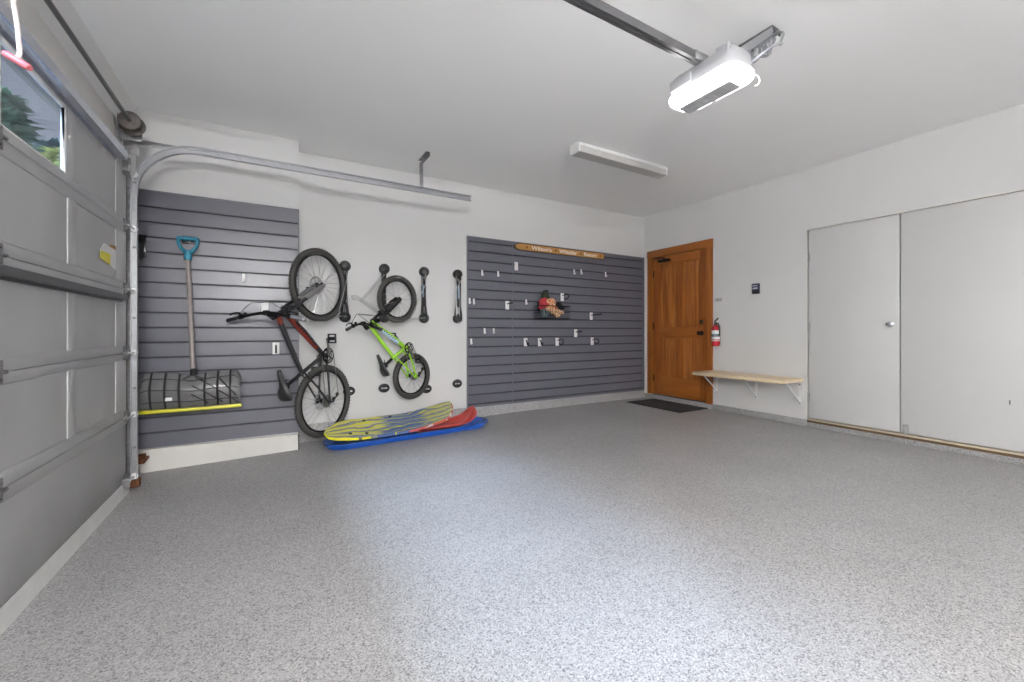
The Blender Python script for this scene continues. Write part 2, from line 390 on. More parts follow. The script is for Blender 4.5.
# hinges and rollers
def hinge(y, z, edge):
    b = B(GO); w = .034 if edge else .05
    b.box(XG, XG+.004, y-w, y+w, z-.045, z-.004, .001).box(XG, XG+.004, y-w, y+w, z+.004, z+.045, .001)
    b.rod((XG+.010, y-w, z), (XG+.010, y+w, z), .008)
    b.box(XG+.004, XG+.018, y-.012, y+.012, z-.02, z+.02, .002)
    for s in (-1, 1):
        for q in (-.6, .6): b.lathe([(.006, 0), (.006, .004), (.003, .006)], (XG+.004, y+q*w, z+s*.028), (1, 0, 0), 8)
    h = b.out('hinge', 'galv_dull', gd)
    if edge:
        r = B(GO); r.rod((XG+.025, y-.03, z), (XG+.025, 3.862, z), .0055, 8); r.out('roller_stem', 'satin', h)
        r = B(GO); r.lathe([(.010, 0), (.020, .002), (.022, .006), (.017, .009), (.022, .012), (.020, .016), (.010, .018)], (XG+.025, 3.856, z), (0, 1, 0), 16); r.out('roller', 'white', h)
for z in (.437, .875, 1.31, 1.748):
    hinge(3.755, z, True)
    for y in (2.235, 1.38, .55): hinge(y, z, False)
for z in (.0, 2.135):
    b = B(GO); b.box(XG, XG+.006, 3.69, 3.785, z-.05, z+.05, .002).box(XG+.004, XG+.04, 3.70, 3.706, z-.03, z+.03, .002).box(XG+.006, XG+.03, 3.725, 3.76, z-.018, z+.018, .003)
    h = b.out('roller_bracket', 'galv_dull', gd)
    B(GO).rod((XG+.025, 3.70, z), (XG+.025, 3.865, z), .006, 8).out('roller_stem', 'satin', h)
    B(GO).lathe([(.010, 0), (.022, .003), (.022, .016), (.010, .018)], (XG+.025, 3.855, z), (0, 1, 0), 16).out('roller', 'white', h)

# paper tags stuck to the door
tg = thing('warning_tag', (XM+.003, 3.45, 1.44), 'white and yellow paper tag stuck on garage door panel', 'tag')
TO = tuple(tg.location)
f = lambda y, z, x: V((x, y, z))
xt = XM+.003
def sheet(poly, x0, x1, name, m): return B(TO).prism(poly, f, x0, x1).out(name, m, tg, smooth=0)
sheet([(3.325, 1.52), (3.365, 1.555), (3.565, 1.545), (3.565, 1.50), (3.44, 1.49), (3.30, 1.495)], xt, xt+.003, 'sheet', 'paper')
sheet([(3.42, 1.50), (3.565, 1.52), (3.565, 1.415), (3.46, 1.432)], xt+.003, xt+.005, 'sheet', 'paper')
sheet([(3.30, 1.50), (3.46, 1.502), (3.455, 1.435), (3.285, 1.455)], xt+.005, xt+.007, 'yellow_label', 'paper_y')
sheet([(3.43, 1.548), (3.47, 1.565), (3.565, 1.57), (3.565, 1.545)], xt+.005, xt+.0065, 'brown_tab', 'paper_b')

# ------------------------------------------------------------------ track
tr = thing('garage_door_track', (-.85, 3.87, fz(-.85)), 'galvanised curved overhead door track with hanger strap beneath the ceiling', 'track')
KO = tuple(tr.location)
YT = 3.868
path = [(-.85, -.075), (-.85, .5), (-.85, 1.0), (-.85, 1.5), (-.85, 2.005)]
for i in range(1, 13):
    a = PI - i*(PI/2)/12; path.append((-.475+.375*math.cos(a), 2.005+.375*math.sin(a)))
path += [(-.2, 2.38), (.2, 2.38), (.7, 2.38), (1.2, 2.38), (1.753, 2.38)]
prof = [(-.026, -.018), (-.026, .016), (.026, .016), (.026, -.018), (.020, -.018), (.0235, -.014), (.0235, .0135), (-.0235, .0135), (-.0235, -.014), (-.020, -.018)]
rings = []
for i, (x, z) in enumerate(path):
    x2, z2 = path[min(i+1, len(path)-1)]; x1, z1 = path[max(i-1, 0)]
    t = V((x2-x1, z2-z1)).normalized(); nrm = V((-t.y, t.x))
    sc = .68 if i < 5 else (.68+.32*min(1, (i-4)/10))
    rings.append([V((x+nrm.x*a*sc, YT+y, z+nrm.y*a*sc)) for a, y in prof])
B(KO).ring_strip(rings).out('rail', 'galv', tr, smooth=30)
# perforated wall angle behind the vertical run
b = B(KO)
b.box(XW+.018, XW+.022, 3.815, 3.90, -.07, 2.26, .001).box(XW+.018, XW+.055, 3.897, 3.90, -.07, 2.26, .001)
b.out('wall_angle', 'galv_dull', tr)
for z in (.20, .62, 1.12, 1.62, 2.08):
    b = B(KO); b.box(XW+.02, -.868, 3.884, 3.889, z-.03, z+.03, .001).box(-.875, -.835, 3.884, 3.889, z-.02, z+.02, .001)
    b.lathe([(.009, 0), (.009, .006), (.005, .009)], (-.852, 3.884, z), (0, -1, 0), 8)
    b.out('jamb_bracket', 'galv_dull', tr)
b = B(KO); b.box(-.93, -.83, 3.884, 3.888, 2.28, 2.36, .001).box(-.93, -.925, 3.83, 3.888, 2.26, 2.44, .001)
b.out('flag_bracket', 'galv_dull', tr)
b = B(KO); b.box(-.92, -.35, 3.886, 3.890, 2.352, 2.388, .001).box(-.92, -.35, 3.866, 3.890, 2.385, 2.389, .001)
b.out('header_angle', 'galv', tr)
b = B(KO)
for (z, y) in ((.05, 3.95), (.02, 3.93)):
    b.box(-.91, -.90, 3.89, 4.20, z-.012, z+.010, .002)
b.box(-.905, -.86, 4.18, 4.238, .0, .07, .004); b.box(-.89, -.84, 4.15, 4.236, .028, .05, .004)
b.out('rusty_bracket', 'rust', tr)
b = B(KO); b.box(-.90, -.82, 3.84, 3.90, -.076, -.02, .004); b.out('floor_bracket', 'rust', tr)
# hanger: slotted strap to a ceiling angle
b = B(KO)
p0, p1 = V((1.235, 3.868, 2.385)), V((1.312, 4.118, ZC-.035))
d = (p1-p0); side = V((1, -.31, 0)).normalized()*.018; th = V((.31, 1, 0)).normalized()*.003
b.ring_strip([[p+side+th, p+side-th, p-side-th, p-side+th] for p in (p0, p1)])
for t in (.15, .35, .55, .75): 
    q = p0+d*t; b.lathe([(.006, -.001), (.006, .001)], q-th*1.3, (-.31, -1, 0), 8)
b.out('hanger_strap', 'galv', tr)
b = B(KO); b.box(1.285, 1.325, 3.885, 4.135, ZC-.004, ZC-.001, .001).box(1.322, 1.326, 3.885, 4.135, ZC-.04, ZC-.001, .001)
b.lathe([(.01, 0), (.01, .008), (.005, .011)], (1.30, 4.0, ZC-.004), (0, 0, -1), 8).lathe([(.01, 0), (.01, .006)], (1.31, 4.115, ZC-.03), (0, -1, 0), 8)
b.out('ceiling_angle', 'galv_dull', tr)

# ------------------------------------------------------------------ torsion shaft
ts = thing('torsion_shaft', (-.83, 3.70, 2.43), 'steel torsion shaft with cable drum above the garage door', 'shaft')
SO = tuple(ts.location)
B(SO).rod((-.83, -1.15, 2.435), (-.83, 3.79, 2.435), .0127, 14).out('shaft', 'dark_steel', ts)
b = B(SO)
b.lathe([(.02, -.05), (.055, -.048), (.060, -.045), (.062, -.04), (.050, -.036), (.052, -.02), (.050, .0), (.052, .02), (.060, .028), (.068, .032), (.068, .042), (.055, .046), (.022, .046), (.022, .07), (.015, .07)], (-.83, 3.71, 2.435), (0, 1, 0), 28)
b.out('cable_drum', 'brown_drum', ts)
b = B(SO); b.box(XW+.018, XW+.022, 3.745, 3.84, 2.34, 2.50, .001).box(XW+.018, -.80, 3.835, 3.839, 2.36, 2.50, .002)
b.lathe([(.028, 0), (.032, .004), (.032, .014), (.02, .016)], (-.83, 3.822, 2.435), (0, 1, 0), 20)
b.out('bearing_bracket', 'galv_dull', ts)
b = B(SO); b.tube([(-.885, 3.765, 2.42), (-.868, 3.80, 1.4), (-.866, 3.80, .2), (-.866, 3.79, .0)], .002, 6); b.out('lift_cable', 'galv_dull', ts)

# ------------------------------------------------------------------ opener, rail, release
op = thing('garage_door_opener', (1.99, 1.365, 2.29), 'white garage door opener with glowing LED light and steel rail', 'garage door opener')
OO = tuple(op.location)
def rrect(cx, cy, hx, hy, r, n=8):
    pts = []
    for (sx, sy, a0) in ((1, 1, 0), (-1, 1, PI/2), (-1, -1, PI), (1, -1, 1.5*PI)):
        for k in range(n+1):
            a = a0 + (PI/2)*k/n; pts.append((cx+sx*(hx-r)+r*math.cos(a), cy+sy*(hy-r)+r*math.sin(a)))
    return pts
def loft(b, secs): return b.ring_strip([[V((x, y, z)) for x, y in rrect(1.99, 1.362, hx, hy, r)] for (z, hx, hy, r) in secs])
b = B(OO); loft(b, [(2.318, .104, .200, .07), (2.310, .110, .206, .078), (2.298, .110, .206, .078), (2.289, .108, .204, .077), (2.286, .105, .201, .074)])
b.out('lamp_lens', 'lens', op)
b = B(OO); b.prism(rrect(2.031, 1.396, .050, .152, .012), lambda x, y, z: V((x, y, z)), 2.279, 2.288)
for k in range(6): b.box(1.99, 2.072, 1.29+.035*k, 1.293+.035*k, 2.2775, 2.2795)
b.box(2.03, 2.06, 1.47, 1.50, 2.276, 2.280, .002); b.box(2.075, 2.086, 1.385, 1.41, 2.276, 2.282, .002)
b.out('access_panel', 'opener_g', op)
b = B(OO); loft(b, [(2.318, .092, .188, .055), (2.36, .094, .190, .05), (2.40, .090, .186, .045), (2.415, .080, .174, .04), (2.420, .06, .15, .03)])
b.box(1.900, 1.94, 1.20, 1.27, 2.33, 2.432, .008); b.box(1.888, 1.92, 1.40, 1.535, 2.335, 2.395, .010)
b.out('motor_housing', 'opener_w', op)
# rail: two folded channels with a gap
b = B(OO)
for s in (-1, 1):
    poly = [(s*.004, 0), (s*.021, 0), (s*.021, .040), (s*.007, .040), (s*.007, .037), (s*.018, .037), (s*.018, .003), (s*.004, .003)]
    b.prism(poly, lambda y, z, x: V((x, 1.365+y, 2.41+z)), -.80, 1.91)
b.out('rail', 'dark_steel', op)
b = B(OO); b.box(1.85, 1.96, 1.340, 1.390, 2.412, 2.455, .004)
b.out('rail_bracket', 'galv_dull', op)
B(OO).tube([(-.79, 1.36, 2.435), (.5, 1.36, 2.432), (1.85, 1.36, 2.435)], .006, 8).out('chain', 'galv_dull', op)
b = B(OO); b.box(-.60, -.42, 1.335, 1.395, 2.365, 2.41, .006); b.out('trolley', 'black', op)
b = B(OO); b.box(-.83, -.52, 1.36, 1.366, 2.33, 2.36, .002, rot=Matrix.Rotation(.5, 3, 'Y')).box(-.91, -.78, 1.33, 1.40, 2.385, 2.408, .003); b.out('door_arm', 'galv_dull', op)
# hanging angles
def angle(b, p, q, w=.03, t=.003, up=V((0, 0, 1))):
    p, q = V(p), V(q); d = (q-p).normalized(); u = d.cross(up)
    if u.length < .1: u = d.cross(V((1, 0, 0)))
    u.normalize(); n = u.cross(d)
    L = [(0, 0), (w, 0), (w, t), (t, t), (t, w), (0, w)]
    b.ring_strip([[c+u*a+n*bb for a, bb in L] for c in (p, q)])
for yy in (1.25, 1.46):
    b = B(OO); angle(b, (2.03, yy, 2.405), (2.485, yy+.05, 2.735), .036); 
    for t in (.2, .4, .6, .8): b.lathe([(.007, 0), (.007, .004)], (2.03+.455*t, yy+.05*t, 2.405+.33*t), (0, -1, 0), 8)
    b.out('hanging_strut', 'galv', op)
b = B(OO); angle(b, (2.49, 1.29, 2.735), (2.49, 1.54, 2.735), .034); b.box(2.46, 2.53, 1.29, 1.54, ZC-.005, ZC-.001, .001)
b.out('ceiling_angle', 'galv_dull', op)
# cables in loose coils
for k in range(9):
    y = 1.26+.025*k; o = random.uniform
    y = 1.15+.022*k; pts = [(2.08, 1.18+.01*k, 2.38), (2.13+o(-.02, .02), y-.02+o(-.02, .02), 2.42+o(-.02, .02)), (2.23, y+o(-.03, .03), 2.49+o(-.03, .02)), (2.31+o(-.03, .03), y+.02, 2.56+o(-.03, .03)), (2.39, y+.05+o(-.03, .03), 2.645), (2.50+o(-.03, .03), 1.33+o(-.04, .04), 2.73)]
    # smooth the poly-line
    P = []
    for i in range(len(pts)-1):
        a0, a1, a2, a3 = (V(pts[max(i-1, 0)]), V(pts[i]), V(pts[i+1]), V(pts[min(i+2, len(pts)-1)]))
        for t in (0, .25, .5, .75):
            P.append(.5*((2*a1)+(a2-a0)*t+(2*a0-5*a1+4*a2-a3)*t*t+(3*a1-a0-3*a2+a3)*t*t*t))
    P.append(V(pts[-1]))
    B(OO).tube(P, .007, 7).out('cable', 'cable', op)
B(OO).tube([(2.53, 1.285, ZC-.02), (2.515, 1.28, ZC-.05), (2.48, 1.27, ZC-.045), (2.45, 1.28, ZC-.06)], .006, 8).out('power_plug', 'black', op)
b = B(OO); b.tube([(2.09, 1.215, 2.33)] + [(2.118+.022*math.cos(a), 1.195-.01*math.cos(a), 2.300+.028*math.sin(a)) for a in [1.9-.35*i for i in range(11)]], .0035, 8)
b.out('antenna', 'white', op)
# emergency release: hangs from the trolley
er = thing('release_handle', (-.505, 1.375, 1.63), 'red emergency release handle hanging on a white cord by the garage window', 'release handle')
EO = tuple(er.location)
R_ = V((math.cos(math.radians(30)), -math.sin(math.radians(30)), 0))
c0 = V((-.503, 1.375, 1.643)); ex = (R_*.029+V((0, 0, -.017)))
b = B(EO); b.tube([c0-ex, c0-ex*.8, c0, c0+ex*.8, c0+ex], [.006, .0085, .008, .0085, .006], 12); b.out('grip', 'red_plastic', er)
B(EO).tube([c0, c0+V((.004, 0, .02)), c0+V((.0, .0, .08)), c0+V((-.006, 0, .13)), (-.505, 1.375, 1.9), (-.505, 1.37, 2.362)], .0045, 8).out('cord', 'rope', er)
B(EO).sphere((-.510, 1.375, 1.797), .012, (1.3, 1.3, .8), 12, 8).out('cord_knob', 'red_plastic', er)

# ------------------------------------------------------------------ fluorescent fixture
fx = thing('fluorescent_light', (3.05, 3.045, ZC), 'white box fluorescent light fixture fixed flat on the ceiling', 'ceiling light')
FO = tuple(fx.location)
b = B(FO); x0, x1, y0, y1 = 2.435, 3.645, 2.98, 3.11
b.box(x0, x1, y0, y1, ZC-.028, ZC, .003); b.box(x0, x0+.02, y0, y1, ZC-.088, ZC-.02, .003); b.box(x1-.02, x1, y0, y1, ZC-.088, ZC-.02, .003)
b.out('housing', 'white', fx)
b = B(FO); b.prism([(y0+.004, ZC-.03), (y0+.004, ZC-.082), (y0+.008, ZC-.086), (y1-.008, ZC-.086), (y1-.004, ZC-.082), (y1-.004, ZC-.03)], lambda y, z, x: V((x, y, z)), x0+.02, x1-.02)
b.out('diffuser', 'tube_off', fx)
B(FO).tube([(x1-.05, 3.0, ZC-.086), (x1-.07, 3.05, ZC-.095), (x1-.10, 3.10, ZC-.09)], .003, 6).out('pull_wire', 'white', fx)

# ------------------------------------------------------------------ slat panels
def slatwall(name, x0, x1, yf, z0, z1, grooves, label, backw=.018, gw=.017):
    o = (x0, yf, z0)
    root = thing(name, ((x0+x1)/2, yf, z0), label, 'slat wall panel')
    RO = tuple(root.location)
    poly = [(backw, z0)]
    poly.append((0, z0))
    g = gw
    for z in grooves:
        poly += [(0, z-g/2-.003), (.003, z-g/2), (.006, z-g/2), (.006, z-.019), (.021, z-.019), (.021, z+.019), (.006, z+.019), (.006, z+g/2), (0, z+g/2)]
    poly += [(0, z1), (backw, z1)]
    b = B(RO)
    # front strip only plus a flat back: avoids a huge concave cap
    for x in (0,):
        front = [[V((xx, yf+y, z)) for y, z in poly] for xx in (x0, x1)]
        b.ring_strip(front, close_ring=True, cap=False)
    b.out('slats', 'slat', root, smooth=0)
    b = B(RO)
    for z in grooves: b.box(x0+.002, x1-.002, yf+.0185, yf+.0205, z-.0185, z+.0185)  # dark strips set in each groove to paint its shade
    b.out('groove_shade', 'slat_shade', root, smooth=0)
    return root, RO
gl = [.223+.1189*k for k in range(16)]
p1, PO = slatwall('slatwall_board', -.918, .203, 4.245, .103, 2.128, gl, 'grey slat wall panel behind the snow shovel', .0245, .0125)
b = B(PO); b.box(-.918, .205, 4.241, 4.269, 2.126, 2.138, .002).box(.2, .2065, 4.240, 4.269, .09, 2.138, .001); b.out('edge_trim', 'slat_trim', p1)
gb = [.149+.1143*k for k in range(18)]
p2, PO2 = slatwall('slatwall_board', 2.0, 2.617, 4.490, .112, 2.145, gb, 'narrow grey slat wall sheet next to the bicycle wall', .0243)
b = B(PO2); b.box(1.992, 2.617, 4.486, 4.514, 2.143, 2.153, .002).box(1.990, 1.998, 4.485, 4.514, .11, 2.153, .001); b.out('edge_trim', 'slat_trim', p2)
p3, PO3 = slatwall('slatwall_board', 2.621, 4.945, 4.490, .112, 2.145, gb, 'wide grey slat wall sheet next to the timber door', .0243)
b = B(PO3); b.box(2.621, 4.955, 4.486, 4.514, 2.143, 2.153, .002).box(4.943, 4.957, 4.484, 4.514, .11, 2.153, .001); b.out('edge_trim', 'slat_trim', p3)

# ------------------------------------------------------------------ ski sign
sg = thing('ski_sign', (3.38, 4.485, 2.09), 'varnished wooden ski-shaped sign with white lettering on top of slat panel', 'sign')
SGO = tuple(sg.location)
zt, zb = 2.137, 2.045; zc = (zt+zb)/2; hh = (zt-zb)/2
poly = []
for k in range(13):
    a = PI/2 + PI*k/12; poly.append((2.72+.085*math.cos(a)*1.1, zc+hh*math.sin(a)))
for k in range(9):
    a = -PI/2+PI*k/8; poly.append((4.10+.015*math.cos(a), zc+hh*.97*math.sin(a)))
f = lambda x, z, y: V((x, y, z))
B(SGO).prism(poly, f, 4.464, 4.488).out('backing', 'sign_edge', sg, smooth=30)
pin = [(x*.0 + 3.38+(x-3.38)*.985, zc+(z-zc)*.80) for x, z in poly]
B(SGO).prism(pin, f, 4.458, 4.465).out('face', 'oak_sign', sg, smooth=30)
def text(s, x0, x1, z, h, y, m, parent, org, name='lettering'):
    c = bpy.data.curves.new('lettering_curve', 'FONT'); c.body = s; c.size = 1; c.extrude = .02; c.offset = .018
    t = bpy.data.objects.new('lettering_tmp', c); COL.objects.link(t)
    bpy.context.view_layer.update()
    me = bpy.data.meshes.new_from_object(t.evaluated_get(bpy.context.evaluated_depsgraph_get()))
    xsn = [v.co.x for v in me.vertices]; ysn = [v.co.y for v in me.vertices]
    sx = (x1-x0)/(max(xsn)-min(xsn)); sy = h/(max(ysn)-min(ysn)); mnx, mny = min(xsn), min(ysn)
    for v in me.vertices:
        v.co = V((x0+(v.co.x-mnx)*sx, y-v.co.z*.05, z+(v.co.y-mny)*sy)) - V(org)
    bpy.data.objects.remove(t); bpy.data.curves.remove(c)
    me.materials.clear(); me.materials.append(M[m]); o = bpy.data.objects.new(name, me); COL.objects.link(o); o.parent = parent
    return o
M['letter'] = mat('cream_lettering', (.80, .74, .66), .5)
text("Wilson's", 2.87, 3.185, 2.067, .05, 4.4575, 'letter', sg, SGO)
text("Whistler", 3.31, 3.615, 2.065, .052, 4.4575, 'letter', sg, SGO)
text("Resort", 3.74, 3.965, 2.065, .05, 4.4575, 'letter', sg, SGO)
M['sign_mark'] = mat('dark_red_brown_mark', (.16, .035, .015), .5)
for x in (2.80, 3.255, 3.68, 4.03):
    b = B(SGO); b.prism([(x-.018, zc), (x-.006, zc-.008), (x, zc-.026), (x+.006, zc-.008), (x+.018, zc), (x+.006, zc+.008), (x, zc+.026), (x-.006, zc+.008)], f, 4.4555, 4.4585); b.out('diamond_mark', 'sign_mark', sg)

# ------------------------------------------------------------------ hooks on the slat panels
def clip_proto():
    r = thing('slatwall_hook', (0, 0, 0), '', 'hook', 'white slat wall hooks')
    b = B(); b.box(-.012, .012, -.005, 0, -.035, .035, .002); b.box(-.012, .012, -.001, .008, .028, .035, .001)
    b.tube([(0, -.004, -.022), (0, -.02, -.03), (0, -.03, -.028), (0, -.034, -.014)], .005, 8)
    b.out('clip', 'white', r); return r
def plate_proto(kind):
    r = thing('slatwall_hook', (0, 0, 0), '', 'hook', 'white slat wall hooks')
    b = B(); b.box(-.027, .027, -.006, 0, -.055, .05, .003); b.box(-.027, .027, -.001, .008, .043, .05, .001)
    for z in (-.035, .03): b.lathe([(.006, 0), (.006, .002)], (0, -.006, z), (0, -1, 0), 10)
    b.out('plate', 'white', r)
    b = B()
    if kind == 'prong': b.tube([(0, -.004, .012), (0, -.10, .014), (0, -.20, .018), (0, -.215, .026)], .0075, 8)
    elif kind == 'short': b.tube([(0, -.004, .015), (0, -.08, .016), (0, -.12, .019), (0, -.13, .03)], .0075, 8)
    elif kind == 'loop':
        b.tube([(0, -.004, .02)] + [(0, -.085-.055*math.cos(a), .0+.035*math.sin(a)) for a in [2.6-.42*i for i in range(13)]], .006, 8)
    elif kind == 'jay':
        b.tube([(0, -.004, .025), (0, -.02, .02), (0, -.035, -.005), (0, -.045, -.035), (0, -.06, -.04), (0, -.072, -.025), (0, -.075, -.008)], .007, 8)
    if kind != 'blank': b.out('prong', 'black_metal', r)
    else: b.bm.free()
    return r
protos = {'clip': clip_proto()}
for k in ('prong', 'short', 'loop', 'jay', 'blank'): protos[k] = plate_proto(k)
used = set()
def hook(kind, x, z, label, y=4.488):
    o = protos[kind] if kind not in used else copy_tree(protos[kind])
    used.add(kind); o.location = (x, y, z); o['label'] = label
hook('clip', 2.182, 1.724, 'small white clip hook nearest the bicycles in the upper row of the narrow slat sheet')
hook('clip', 2.40, 1.726, 'small white clip hook second from the bicycles in the upper row of narrow slat sheet')
hook('clip', 2.017, 1.38, 'small white clip hook at the very edge of narrow slat sheet, mid height')
hook('clip', 2.072, 1.376, 'small white clip hook close beside the edge hook at mid height')
hook('clip', 2.215, 1.024, 'small white clip hook in lower pair of narrow sheet, nearer the bicycles')
hook('clip', 2.338, 1.024, 'small white clip hook in lower pair of narrow sheet, nearer the sheet seam')
hook('clip', 2.037, .899, 'lowest small white clip hook at the edge of narrow slat sheet')
hook('clip', 3.586, 1.835, 'small white clip hook of close pair below the ski sign, nearer the basket')
hook('clip', 3.709, 1.844, 'small white clip hook of close pair below the ski sign, nearer the door')
hook('clip', 4.162, 1.84, 'lone small white clip hook high up nearest the timber door')
hook('clip', 2.807, 1.395, 'small white clip hook just beside the wire basket, facing the seam')
hook('blank', 2.658, 1.845, 'white square hook plate just under the tip of the ski sign')
hook('short', 2.528, 1.348, 'white plate hook with black prong on the narrow slat sheet')
hook('loop', 3.381, 1.483, 'white plate hook with black loop just above the wire basket')
hook('prong', 3.89, 1.235, 'white plate hook with longest black prong, higher than the bottom row')
hook('short', 3.612, .996, 'white plate hook with black prong just above the bottom row of hooks')
hook('jay', 2.799, .883, 'white plate with black J hook, first of bottom row from the seam')
hook('jay', 3.015, .88, 'white plate with black J hook, second of bottom row from the seam')
hook('loop', 3.297, .882, 'white plate with black loop in the bottom row, third from the seam')
hook('loop', 3.908, .881, 'white plate with black loop in the bottom row, nearest the door')
hook('clip', -.217, 1.484, 'small white clip hook above the black bicycle on shovel slat panel', 4.243)
# hooks on the pier panel seen from the front: white plates with a short slot-like prong
hook('jay', .023, .874, 'white plate with short black hook beside black bicycle saddle', 4.243)
hook('blank', -.061, 1.229, 'white hook plate behind the black bicycle handlebar', 4.243)
# rubber coated U hook behind the track
uh = thing('utility_hook', (-.90, 4.24, 1.66), 'black rubber-coated double hook behind the garage door track', 'hook')
UO = tuple(uh.location)
b = B(UO); b.box(-.93, -.86, 4.232, 4.244, 1.60, 1.78, .004); b.out('back_plate', 'black_metal', uh)
for dx in (-.028, .022):
    b = B(UO); x = -.893+dx
    b.tube([(x, 4.235, 1.76), (x, 4.19, 1.74), (x, 4.155, 1.69), (x, 4.14, 1.62), (x, 4.12, 1.58), (x, 4.09, 1.58), (x, 4.075, 1.62), (x, 4.07, 1.68)], .013, 10)
    b.out('arm', 'black', uh)

# ------------------------------------------------------------------ wire basket and its contents
bk = thing('wire_basket', (3.16, 4.40, 1.17), 'small black wire basket of clothing hung on the slat panel', 'basket')
BO = tuple(bk.location)
x0, x1, y0, y1, z0, z1 = 2.93, 3.36, 4.29, 4.475, 1.185, 1.345
b = B(BO)
def loopz(z, r, i=0.0): b.tube([(x0+i, y0+i, z), (x1-i, y0+i, z), (x1-i, y1-i, z), (x0+i, y1-i, z)], r, 6, closed=True)
loopz(z1, .005); loopz(z0, .004); loopz((z0+z1)/2, .0025)
b.out('rim', 'black_metal', bk)
b = B(BO)
for k in range(12):
    x = x0+(x1-x0)*k/11; b.rod((x, y0, z0), (x, y0, z1), .002, 5); b.rod((x, y0, z0), (x, y1, z0), .002, 5)
for k in range(6):
    y = y0+(y1-y0)*k/5; b.rod((x0, y, z0), (x0, y, z1), .002, 5); b.rod((x1, y, z0), (x1, y, z1), .002, 5); b.rod((x0, y, z0), (x1, y, z0), .002, 5)
b.out('wire_mesh', 'black_metal', bk)
for x in (x0+.06, x1-.06): B(BO).box(x-.012, x+.012, y1, 4.488, z1-.06, z1+.06, .002).out('mount', 'black_metal', bk)
def lump(name, c, s, m, label, cat, seed, rot=0, spike=.25):
    rnd = random.Random(seed); b = B(c)
    b.sphere(c, 1, s, 20, 12)
    ph = [(rnd.uniform(2, 5), rnd.uniform(2, 5), rnd.uniform(0, 6)) for _ in range(5)]
    for v in b.bm.verts:
        d = v.co-V(c); q = V((d.x/s[0], d.y/s[1], d.z/s[2]))
        k = 1+spike*sum(math.sin(a*q.x+p)*math.cos(bb*q.z+p*1.3)*.4 for a, bb, p in ph)
        d = Matrix.Rotation(rot, 3, 'Y') @ (d*k); v.co = V(c)+d
    o = b.out(name, m, smooth=80); o.location = c
    return tag(o, label, cat, 'clothing in the wire basket')
lump('knit_hat', (3.05, 4.415, 1.44), (.055, .05, .105), 'cl_green', 'dark green peaked cloth sticking up from the wire basket', 'clothing', 3, .25)
lump('mitten', (3.008, 4.395, 1.378), (.062, .055, .075), 'cl_red', 'red cloth at the seam end of wire basket', 'clothing', 4, .5)
lump('cloth_bundle', (3.12, 4.378, 1.352), (.105, .055, .085), 'cl_orange', 'orange and brown patterned cloth bulging over basket rim', 'clothing', 5, .6)
lump('folded_cloth', (3.215, 4.362, 1.262), (.085, .048, .052), 'cl_peach', 'peach patterned cloth low in the wire basket', 'clothing', 6)
lump('glove', (3.272, 4.40, 1.345), (.068, .06, .045), 'cl_black', 'black cloth at the door end of wire basket', 'clothing', 8, .45)
lump('scarf', (3.015, 4.37, 1.252), (.063, .048, .048), 'cl_teal', 'grey cloth at the bottom of wire basket below the red one', 'clothing', 9)

# ------------------------------------------------------------------ snow shovel
sh = thing('snow_shovel', (-.56, 4.15, .40), 'wide snow shovel with teal grip and yellow edge hung on slat panel', 'snow shovel')
HO = tuple(sh.location)
cx = -.553
b = B(HO); b.tube([(cx-.043, 4.205, 1.60), (cx-.026, 4.195, 1.2), (cx-.008, 4.165, .80), (cx+.003, 4.13, .655)], .0165, 14); b.out('shaft', 'shaft', sh)
cx -= .043
b = B(HO); hy = 4.203
b.lathe([(.026, 0), (.027, .05), (.024, .075)], (cx, hy, 1.60), (0, 0, 1), 16)
b.tube([(cx-.006, hy, 1.660), (cx-.034, hy, 1.682), (cx-.053, hy, 1.708), (cx-.062, hy, 1.740), (cx-.062, hy, 1.772)], [.017, .0135, .012, .012, .013], 12)
b.tube([(cx+.006, hy, 1.660), (cx+.034, hy, 1.682), (cx+.053, hy, 1.708), (cx+.062, hy, 1.740), (cx+.062, hy, 1.772)], [.017, .0135, .012, .012, .013], 12)
b.tube([(cx-.072, hy, 1.772), (cx-.068, hy, 1.772), (cx+.068, hy, 1.772), (cx+.072, hy, 1.772)], [.010, .0165, .0165, .010], 14)
b.out('grip', 'teal', sh)
cxg = cx; cx += .043
# blade: a bowed sheet, back face towards the room
W = .322
def blade_pt(u, v, off=0.0):
    top = .672 + .034*math.sin(min(1, abs(u)/.75)*PI/2)
    if abs(u) > .86: top -= .06*((abs(u)-.86)/.14)**2
    z = .418 + (top-.418)*v
    y = 4.105 - .050*math.sin(PI*min(1, v*1.02))**.8 + .075*max(0, v-.55)**1.2 - .03*(1-abs(u)**1.5)*v
    return V((cx+W*u, y-off, z))
NU, NV = 36, 14
b = B(HO)
outer = [[blade_pt(-1+2*i/NU, j/NV) for j in range(NV+1)] for i in range(NU+1)]
inner = [[blade_pt(-1+2*i/NU, j/NV, -.006) for j in range(NV+1)] for i in range(NU+1)]
rings = [outer[i] + list(reversed(inner[i])) for i in range(NU+1)]
b.ring_strip(rings); b.out('blade', 'blade', sh, smooth=50)
def rib(pts, r, name='rib'):
    return B(HO).tube(pts, r, 8).out(name, 'black', sh)
for u in (-.78, -.51, -.24, .26, .52, .78):
    rib([blade_pt(u, t, .003) for t in (0, .15, .3, .45, .6, .75, .9, .99)], .0075)
for v in (.22, .55, .84):
    rib([blade_pt(-.95+1.9*t/20, v, .002) for t in range(21)], .0035)
for (u0, v0, u1, v1) in ((.05, .95, .95, .08), (.02, .70, .62, .12), (.0, .45, .32, .12), (.50, .88, .9, .3)):
    rib([blade_pt(u0+(u1-u0)*t/8, v0+(v1-v0)*t/8, .004) for t in range(9)], .005)
